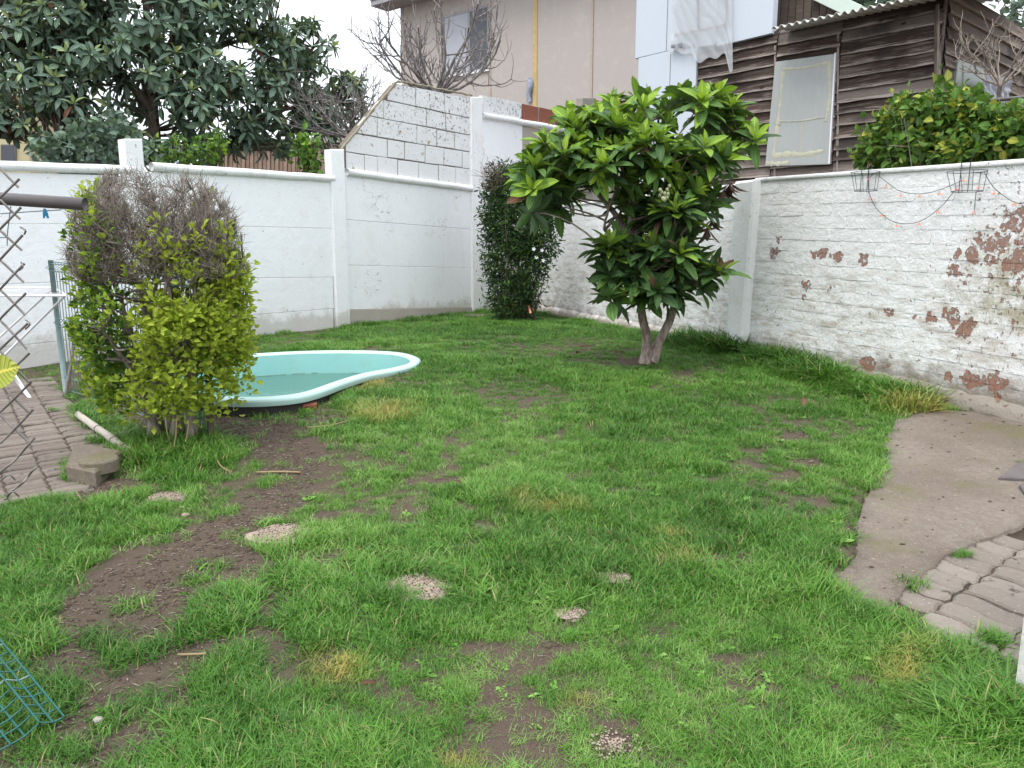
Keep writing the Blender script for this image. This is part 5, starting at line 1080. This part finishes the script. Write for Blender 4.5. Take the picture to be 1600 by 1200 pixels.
strand([(1372,274),(1390,288),(1408,299),(1436,303),(1467,297),(1506,281)], [(1385,291),(1407,305),(1437,306),(1468,302),(1505,281)]); strand([(1357,300),(1365,318),(1376,333),(1401,348),(1434,347),(1466,327),(1492,298)], [(1359,311),(1377,336),(1401,352),(1436,349),(1466,330),(1495,295)])
strand([(1538,270),(1555,295),(1585,316),(1604,317)], [(1553,301),(1585,318)]); strand([(1525,300),(1523,320),(1522,332)], [(1522,332),(1529,292)]); strand([(1358,302),(1358,282),(1365,270)], [(1358,279)])
# wire fence above the creeper
a, b = at(1512, 160, 6.0), at(1690, 144, 5.6); wfz = thing('wire_fence', 'dark wire mesh fence behind the creeper at the right edge', 'fence', V3((a.x, a.y, .3)))
wire(wfz, 'top_rail', [a, b], .014, M_PIPE, 8)
for k in range(16): p = a.lerp(b, k/15); wire(wfz, 'vertical_wire', [p, V3((p.x, p.y, p.z-.8))], .002, M_BLACKW, 4)
for k in range(1, 8): wire(wfz, 'horizontal_wire', [a-V3((0, 0, .1*k)), b-V3((0, 0, .1*k))], .002, M_BLACKW, 4)
for p in (a, b): wire(wfz, 'post', [V3((p.x, p.y, .2)), V3((p.x, p.y, p.z+.02))], .018, M_PIPE, 8)
# red-handled tool left in the grass
a, b, c = at(826, 478, 8.3), at(829, 489, 8.3), gnd(834, 497); tl = thing('garden_tool', 'small tool with orange-red handle stuck in the grass by the climber', 'tool', c)
mb = MB(); tube(mb, [a, b], .012, 8); mb.build('handle', M_ORANGE, tl, True); mb = MB(); tube(mb, [b, c], .006, 6); mb.build('shaft', M_GALV, tl, True)
# stepping stones of exposed gravel
STONES = [(262,779,.085,'gravel stepping stone in the grass in front of the bush'),(441,836,.115,'gravel stepping stone on the bare soil strip left of the lawn'),(652,921,.125,'large pale gravel stepping stone with a dark corner in mid lawn'),(957,905,.065,'small gravel stepping stone half hidden on the right of mid lawn'),(888,962,.052,'half buried gravel stone between the two brownest patches of lawn'),(958,1168,.042,'gravel stepping stone nearest the bottom edge of the lawn')]
for u, v, R0, lab in STONES:
    c = gnd(u, v, -.01 if v > 1100 else (-.004 if 950 < v else .002)); rt = thing('stepping_stone', lab, 'stepping stone', c, 'gravel stepping stones in the lawn'); n = 20; th = np.linspace(0, 2*np.pi, n+1)[:-1]; rr = R0*(.55+.8*fbm(np.cos(th)*2+u, np.sin(th)*2+v, 3)); mb = MB()
    R_ = [np.stack([c.x+rr*k*np.cos(th), c.y+rr*k*np.sin(th)*.9, np.full(n, c.z+zz_)], 1) for k, zz_ in [(1, -.04), (1, .004), (.9, .01)]]; i = np.arange(n); mb.add(np.concatenate(R_), np.concatenate([np.stack([i+k*n, np.roll(i, -1)+k*n, np.roll(i, -1)+(k+1)*n, i+(k+1)*n], 1) for k in range(2)])); mb.ch.append((np.zeros((0, 3)), (i+2*n)[None], 0, None)); mb.build('disc', M_SOIL if v > 1100 else M_GRAVEL, rt)
    pb_ = MB()
    for k in range(170 if v > 1100 else 900):
        q_ = (math.sqrt(random.random())*.93 if v < 1100 else random.random()*1.7)*R0; t = random.random()*6.283; s = random.uniform(.0016, .004); pb_.add(IV1*np.array([s, s, s*.7])+np.array([c.x+q_*math.cos(t), c.y+q_*math.sin(t)*.9, c.z+.011]), IF1, random.choice([0, 0, 1, 2] if v < 1100 else [0, 0, 1]))
    tag(pb_.build('gravel', [M_GRAVEL, M_TRUNK, M_SOIL], rt, False), None, None, None, 'stuff')
# fallen leaves
for k, (u, v, lab) in enumerate([(914, 540, 'curled brown fallen leaf on the grass left of the tree'), (905, 549, 'small brown fallen leaf just below a curled one'), (968, 541, 'brown fallen leaf nearest the tree trunk'), (1257, 624, 'pale brown fallen leaf in the long grass by the brick wall'), (715, 752, 'tan fallen leaf on the bare soil edge'), (575, 1065, 'thin reddish leaf lying in the front lawn')]):
    c = gnd(u, v, .05); mb = MB(); Vt, Ft, Ut = LT[k % 4]; aa = random.random()*6; Rm = frame(np.array([[math.cos(aa), math.sin(aa), .1]]), np.array([[.2, -.3, 1]]))[0]*(.13 if v < 700 else .05); mb.add((Vt-np.array([.5, 0, 0])) @ Rm.T+np.array(c), Ft, 0, Ut); tag(mb.build('fallen_leaf', L_BROWN, None, True, c), lab, 'leaf', 'fallen leaves on the lawn')
for pts, r0, lab in [([(400,738),(440,737),(470,738)], .0055, 'pale straight stick lying across the bare soil strip'), ([(278,1023),(310,1022),(322,1021)], .004, 'short thin stick on the soil of the worn path'), ([(480,668),(520,664),(570,650)], .005, 'thin bent stick on the worn grass below the pool')]:
    mb = MB(); tube(mb, catmull([gnd(u, v, .012) for u, v in pts], 8), r0, 5); tag(mb.build('stick', M_DRY, None, True, gnd(*pts[0])), lab, 'stick', 'sticks on the ground')
for u, v, R0, lab in [(153, 1125, .011, 'round grey pebble on the worn path near the wire panel'), (290, 805, .016, 'beige stone in the grass below the bush')]:
    c = gnd(u, v, .008); mb = MB(); mb.add(IV*np.array([R0*1.2, R0, R0*.7])*(1+.15*(rng.random((len(IV), 1))-.5))+np.array(c), IF); tag(mb.build('pebble', M_CONC if v > 1000 else M_GRAVEL, None, True, c), lab, 'pebble')
# dry stalks at the foot of the bush
ds = thing('dry_stalks', 'pale dry stalks bent over at the foot of the bush', 'dry stalks', gnd(300, 700))
for px in [[(258,650),(262,680),(270,700)],[(276,650),(275,678),(272,698)],[(294,655),(294,670),(290,690)],[(334,705),(318,718),(312,735)],[(338,715),(345,728),(360,737)]]:
    wire(ds, 'stalk', catmull([at(u, v, 3.72) if v < 700 else gnd(u, v, .03) for k, (u, v) in enumerate(px)], 12), .003, M_DRY, 5)
# ================================================================== GRASS
SRC = bpy.data.collections.new('grass_tufts')
def mat_grass():
    m = MT('grass_blade', .42, .3); at_ = m.n('ShaderNodeAttribute', attribute_type='INSTANCER', attribute_name='tint').outputs['Fac']; dr_ = m.n('ShaderNodeAttribute', attribute_type='INSTANCER', attribute_name='dry').outputs['Fac']
    uv = m.uv(); s = m.n('ShaderNodeSeparateXYZ'); m.put(s.inputs[0], uv)
    x = m.ramp(at_, (0, (.038, .12, .013)), (.4, (.07, .195, .02)), (.72, (.12, .28, .032)), (1, (.21, .36, .085)))
    x = m.mix(m.math('MULTIPLY', s.outputs[1], .45), x, m.mix(.35, x, (.14, .27, .05))); x = m.mix(dr_, x, (.46, .34, .1)); x = m.mix(m.step(s.outputs[0], .955, .97), x, (.36, .3, .14))
    m.col(x); t = m.n('ShaderNodeBsdfTranslucent'); m.put(t.inputs[0], x); ms = m.n('ShaderNodeMixShader'); ms.inputs[0].default_value = .22
    m.t.links.new(m.b.outputs[0], ms.inputs[1]); m.t.links.new(t.outputs[0], ms.inputs[2]); m.t.links.new(ms.outputs[0], m.t.nodes['Material Output'].inputs[0]); return m.m
M_GRASS = mat_grass()
def tuft(k, n, rad, lean, hmin=.5):
    r = np.random.default_rng(200+k); segs = 4; t = np.linspace(0, 1, segs+1); V = []; F = []; U = []
    for b in range(n):
        a = r.random()*6.283; q_ = rad*math.sqrt(r.random()); base = np.array([q_*math.cos(a), q_*math.sin(a), 0]); da = r.random()*6.283; d = np.array([math.cos(da), math.sin(da), 0]); h = (hmin+(1-hmin)*r.random()); ln = lean*(.3+1.1*r.random()); w = .0016*(.55+1.15*r.random()**1.5); side = np.array([-d[1], d[0], 0]); hv = r.random()
        c = base[None]+np.stack([d[0]*ln*t**1.8, d[1]*ln*t**1.8, t*(1-.42*ln/.06*t*.6)], 1)*np.array([h*1, h*1, h*.06]); ww = w*(1-t**2*.95)[:, None]; n0 = len(V)
        V += list(c-side*ww)+list(c+side*ww)
        for i in range(segs): F.append([n0+i, n0+segs+1+i, n0+segs+2+i, n0+i+1]); U.append([(hv, t[i]), (hv, t[i]), (hv, t[i+1]), (hv, t[i+1])])
    mb = MB(); mb.add(np.array(V), np.array(F), 0, np.array(U)); me = mb.mesh('tuft', M_GRASS, True); o = bpy.data.objects.new('tuft_%02d' % k, me); SRC.objects.link(o)
for k in range(6): tuft(k, 46, .055, .062, .35)
for k in range(6, 9): tuft(k, 26, .06, .085, .25)    # thin, flat
for k in range(9, 12): tuft(k, 34, .045, .095, .55)   # long and bending
def weed(k):
    r = np.random.default_rng(400+k); mb = MB()
    for b in range(9):
        a = r.random()*6.283; X_ = np.array([[math.cos(a), math.sin(a), .25+.5*r.random()]]); Vt, Ft, Ut = leaf_tpl(.45, .1, .35, 4); Rm = frame(X_, np.array([[0, 0, 1.]])+.3*r.normal(size=(1, 3)))[0]*(.022+.02*r.random()); mb.add(Vt @ Rm.T+np.array([.012*r.normal(), .012*r.normal(), .012]), Ft, 0, np.c_[np.full(Ft.size, .5), Ut.reshape(-1, 2)[:, 0]*.6])
    o = bpy.data.objects.new('tuft_%02d' % k, mb.mesh('weed', M_GRASS, True)); SRC.objects.link(o)
for k in (12, 13): weed(k)
def seg_dist(u, v, poly):
    d = np.full(np.shape(u), 1e9)
    for (x1, y1, w1), (x2, y2, w2) in zip(poly[:-1], poly[1:]):
        t = np.clip(((u-x1)*(x2-x1)+(v-y1)*(y2-y1))/((x2-x1)**2+(y2-y1)**2), 0, 1); q_ = np.hypot((u-x1-t*(x2-x1)), (v-y1-t*(y2-y1))*1.3)/(.97*(w1+t*(w2-w1))); d = np.minimum(d, q_)
    return d
DIRT = [[(360,668,24),(420,690,44),(455,725,44),(445,765,38),(420,800,44),(370,850,62),(300,895,76),(220,940,80),(140,985,72),(80,1035,50)], [(400,905,26),(420,960,38),(390,990,22)], [(340,1000,34),(280,1050,50),(210,1090,60),(150,1110,48),(90,1140,44)], [(30,1180,50),(120,1185,56),(220,1150,40)], [(195,760,14),(150,775,20),(110,770,16)], [(120,590,20),(180,610,14),(230,660,14)], [(480,660,18),(540,655,14)],[(330,670,14),(350,690,14)]]
SPOT = [(1240,685,36,6),(1262,725,30,8),(1245,740,16,5),(1290,890,30,8),(1335,830,14,8),(1210,832,18,6),(765,857,32,7),(640,917,44,15),(870,1012,38,14),(955,1165,40,15),(890,962,34,10),(957,905,24,9),(441,836,36,16),(262,779,32,10),(668,922,34,13),(985,565,28,7),(510,910,22,8),(15,890,16,8),(690,755,22,5),(1010,1190,36,12),(180,805,20,4),(700,750,18,6),(30,870,18,8)]
YEL = [(845,795,60,12),(815,780,30,8),(1045,840,28,9),(500,1040,50,26),(705,1190,40,14),(1420,1050,34,40),(600,645,60,14),(575,600,40,10),(1425,640,30,14),(1060,880,30,10),(530,1060,30,20),(900,1090,30,14)]
N0 = 46000
xs = rng.uniform(-5.2, 4.4, N0*5); ys = 1.0+(12.2-1.0)*rng.random(N0*5)**1.15
# local grass density falls with distance, tufts get a little larger
Pz = gz(ys)
def fill(x, y):
    z = gz(y); u, v, d = project(np.stack([x, y, z], -1))
    keep = (u > -120) & (u < 1720) & (v < 1330) & (y < 12.3)
    for pl, m_ in ((PA, .03), (PB2, .06), (PB1, .05)):
        dd = (x-pl.p.x)*pl.n.x+(y-pl.p.y)*pl.n.y; keep &= dd > m_
    for poly in ([(SC[0]+(a-SC[0])*.975, SC[1]+(b-SC[1])*.98) for a, b in SLAB], PAVR, PAVL): keep &= ~inpoly(x, y, poly)
    keep &= ~inpoly(x, y, inset(POOL, -.01))
    s1 = fbm(x*2.3, y*2.3, 31); s2 = fbm(x*9, y*9, 37); den = np.ones(len(x))
    s3 = fbm(x*14, y*14, 61, 2); dn = np.minimum.reduce([seg_dist(u, v, p) for p in DIRT])+(s2-.5)*1.7+(s1-.5)*.9; den *= np.clip((dn-.8)/.8, .0, 1)*.93+.07+.5*np.clip((s3-.64)/.06, 0, 1)
    for a, b, ru, rv in SPOT: q_ = np.hypot((u-a)/ru, (v-b)/rv)+(s2-.5)*.8; den *= np.clip((q_-.75)/.4, .04, 1)
    sparse = np.clip((np.where(u < 540, .5, .4)-s1)/.16, 0, 1)*np.where(u < 560, 1, .75)*np.clip((s2-.3)/.2, .2, 1); den *= 1-.75*sparse; den *= .68+.5*np.clip((s3-.36)/.2, 0, 1)
    midl = np.clip(1-np.hypot((u-440)/170, (v-880)/230), 0, 1); den *= 1-np.clip(midl*1.6, 0, .8)*np.clip((.62-s2)/.25, 0, 1); den = np.where((u > 1150) & (u < 1340) & (v > 660) & (v < 920), den*np.clip(.6+(s2-.36)*3, .5, 1), den)
    # trodden around the paver walk
    den = np.where((u < 230) & (v < 660) & (v > 560), den*.5, den)
    dry = np.zeros(len(x))
    for a, b, ru, rv in YEL: dry = np.maximum(dry, np.clip(1.25-np.hypot((u-a)/ru, (v-b)/rv)+(s2-.5)*1.6, 0, 1)*(.15+.75*rng.random(len(x))))
    sc = .5+.68*np.clip((fbm(x*1.6, y*1.6, 41)-.3)/.4, 0, 1)+.3*(s2-.5)
    dB = np.minimum((x-PB2.p.x)*PB2.n.x+(y-PB2.p.y)*PB2.n.y, (x-PB1.p.x)*PB1.n.x+(y-PB1.p.y)*PB1.n.y); dA = (x-PA.p.x)*PA.n.x+(y-PA.p.y)*PA.n.y
    wl_ = np.clip(1-(dB-.05)/.5, 0, 1)*np.where(u > 1060, 1, .35)*np.where(u > 1440, 0, 1); sc = sc*(1+2.5*wl_*(.4+s2)); sc = sc*(1+.9*np.clip(1-(dA-.03)/.2, 0, 1)*(s2 > .5))
    cor = np.clip(1-np.hypot((u-1560)/150, (v-1150)/90), 0, 1); sc = sc*(1+.75*cor); bsh = np.clip(1.2-np.hypot((u-270)/90, (v-705)/45), 0, 1); sc = sc*(1+.9*bsh)
    sc = sc*np.clip(.45+.55*den, 0, 1)
    tint = np.clip(.46+1.*(fbm(x*1.1, y*1.1, 51)-.5)+.7*(s2-.5)+rng.normal(0, .2, len(x))-.28*wl_-.2*(y > 7.5)+.22*sparse, 0, 1)
    return keep, den, dry, sc, tint, u, v, wl_, cor, sparse
keep, den, dry, sc, tint, u, v, wl_, cor, sparse = fill(xs, ys)
pk = keep & (rng.random(len(xs)) < den*np.where(ys < 2.2, .8, np.where(ys < 4, .62, .36)))
xs, ys, dry, sc, tint, wl_, cor, sparse, den = [a_[pk] for a_ in (xs, ys, dry, sc, tint, wl_, cor, sparse, den)]
zs = groundz(xs, ys)-.004
idx = rng.integers(0, 6, len(xs)); idx = np.where((rng.random(len(xs)) < .3) | (den < .5) | (sparse > .5), rng.integers(6, 9, len(xs)), idx); idx = np.where(((wl_ > .3) | (cor > .1)) & (rng.random(len(xs)) < .7), rng.integers(9, 12, len(xs)), idx)
wd = (rng.random(len(xs)) < .022*(fbm(xs*1.5, ys*1.5, 77) > .5)*2); idx = np.where(wd, rng.integers(12, 14, len(xs)), idx); tint = np.where(wd, np.clip(tint+.2, 0, 1), tint)
# a few weeds out of the joints of slab and pavers
ex = [(1503,620,1.2),(1507,612,1.5),(1500,608,1.4),(1522,640,.8),(1535,641,.8),(1545,640,.7),(1580,648,.9),(1592,648,1),(1600,646,1),(1548,1000,.9),(1553,1003,.8),(1540,1006,.6),(1503,867,.5),(1510,868,.5),(1498,870,.5),(1595,725,.5),(1562,740,.4),(1590,700,.4),(112,640,.8),(135,655,1.5),(142,668,1.6),(128,650,1.4),(152,690,1.3),(160,695,1.2),(85,640,.7)]
for (uu, vv_, s_) in ex:
    for _ in range(3):
        p = gnd(uu+rng.normal(0, 3), vv_+rng.normal(0, 2)); xs = np.append(xs, p.x); ys = np.append(ys, p.y); zs = np.append(zs, p.z); dry = np.append(dry, 0); sc = np.append(sc, s_*(.7+.4*rng.random())); tint = np.append(tint, .35+.3*rng.random()); idx = np.append(idx, rng.integers(9, 12))
n = len(xs); me = bpy.data.meshes.new('grass'); me.vertices.add(n); me.vertices.foreach_set('co', np.stack([xs, ys, zs], 1).astype('f').ravel())
def attr(nm, ty, val, key='value'):
    a_ = me.attributes.new(nm, ty, 'POINT'); a_.data.foreach_set(key, np.ascontiguousarray(val).ravel())
attr('sc', 'FLOAT', sc.astype('f')); attr('tint', 'FLOAT', tint.astype('f')); attr('dry', 'FLOAT', dry.astype('f')); attr('idx', 'INT', idx.astype('i'))
attr('rot', 'FLOAT_VECTOR', np.stack([rng.normal(0, .12, n), rng.normal(0, .12, n), rng.random(n)*6.283], 1).astype('f'), 'vector')
go = bpy.data.objects.new('grass', me); C.objects.link(go); me.materials.append(M_GRASS); tag(go, 'green lawn grass, lush by the walls and worn thin in patches', 'grass', None, 'stuff')
ng = bpy.data.node_groups.new('grass_scatter', 'GeometryNodeTree'); ng.interface.new_socket('Geometry', in_out='INPUT', socket_type='NodeSocketGeometry'); ng.interface.new_socket('Geometry', in_out='OUTPUT', socket_type='NodeSocketGeometry')
gi = ng.nodes.new('NodeGroupInput'); gO = ng.nodes.new('NodeGroupOutput'); iop = ng.nodes.new('GeometryNodeInstanceOnPoints'); ci = ng.nodes.new('GeometryNodeCollectionInfo'); ci.inputs['Collection'].default_value = SRC; ci.inputs['Separate Children'].default_value = True; ci.inputs['Reset Children'].default_value = True
def na(nm, ty): x = ng.nodes.new('GeometryNodeInputNamedAttribute'); x.data_type = ty; x.inputs['Name'].default_value = nm; return x.outputs['Attribute']
ng.links.new(gi.outputs[0], iop.inputs['Points']); ng.links.new(ci.outputs[0], iop.inputs['Instance']); iop.inputs['Pick Instance'].default_value = True
ng.links.new(na('idx', 'INT'), iop.inputs['Instance Index']); er = ng.nodes.new('FunctionNodeEulerToRotation'); ng.links.new(na('rot', 'FLOAT_VECTOR'), er.inputs[0]); ng.links.new(er.outputs[0], iop.inputs['Rotation']); ng.links.new(na('sc', 'FLOAT'), iop.inputs['Scale']); ng.links.new(iop.outputs[0], gO.inputs[0])
go.modifiers.new('scatter', 'NODES').node_group = ng
# litter on the bare soil: chips, straws, grit
r = np.random.default_rng(301); lit = MB(); cnt = 0; X_ = r.uniform(-3, 2.5, 60000); Y_ = r.uniform(1.2, 5.5, 60000); u, v, d = project(np.stack([X_, Y_, gz(Y_)], -1)); dn = np.minimum.reduce([seg_dist(u, v, p) for p in DIRT])
for a, b, ru, rv in SPOT: dn = np.minimum(dn, np.hypot((u-a)/ru, (v-b)/rv))
ok_ = (dn < 1.05) & (u > -40) & (u < 1640) & (v < 1230) & ~inpoly(X_, Y_, SLAB) & ~inpoly(X_, Y_, PAVL); ix = np.where(ok_)[0][:3800]
zz_ = groundz(X_[ix], Y_[ix])
P = []; 
a_ = r.random(len(ix))*6.283; l_ = (.003+.012*r.random(len(ix))**3)[:, None]; dv = np.stack([np.cos(a_), np.sin(a_), r.normal(0, .12, len(ix))], 1); c_ = np.stack([X_[ix], Y_[ix], zz_+.003], 1)
V, F = tubes(np.stack([c_-dv*l_, c_, c_+dv*l_], 1), np.stack([np.full(len(ix), .0008)]*1+[.0008+.0018*r.random(len(ix))]+[np.full(len(ix), .0007)], 1), 4); lit.add(V, F, np.repeat(r.choice(3, len(ix), p=[.55, .37, .08]), 8))
tag(lit.build('soil_litter', [M_DBARK, M_TWIG, M_DRY], None, False), 'bits of bark and straw scattered on the bare soil', 'litter', None, 'stuff')
X2 = r.uniform(1.2, 4.2, 4000); Y2 = r.uniform(2.3, 6, 4000); k2 = np.where(inpoly(X2, Y2, SLAB) | inpoly(X2, Y2, PAVR))[0][:200]; sb2 = MB()
for i in k2:
    q_ = .0012+.0045*r.random()**3; sb2.add(IV1*np.array([q_*(1+2*r.random()), q_, q_*.5])+np.array([X2[i], Y2[i], float(gz(Y2[i]))+.016]), IF1)
tag(sb2.build('dark_crumbs', M_DBARK, None, False), 'dark specks and crumbs lying on the concrete slab and pavers', 'crumbs', None, 'stuff')
cl_ = MB(); ix2 = np.where(ok_)[0]; ix2 = r.choice(ix2, min(5200, len(ix2)), False); ss_ = .0025+.011*r.random(len(ix2))**4
for i, q_ in zip(ix2, ss_): cl_.add(IV1*np.array([q_*(.7+.6*r.random()), q_*(.7+.6*r.random()), q_*.6])*(.8+.4*r.random((len(IV1), 1)))+np.array([X_[i], Y_[i], 0]), IF1)
Vz = np.concatenate([c_[0] for c_ in cl_.ch]); zg = np.repeat(groundz(X_[ix2], Y_[ix2]), len(IV1)); k_ = 0
for j_, c_ in enumerate(cl_.ch): c_[0][:, 2] += zg[k_]; k_ += len(c_[0])
tag(cl_.build('soil_clods', M_SOIL, None, True), 'small crumbs of brown soil on the bare patches', 'soil crumbs', None, 'stuff')
print('grass tufts', n, 'bricks', len(cand), 'rosettes', len(RC), len(BC))
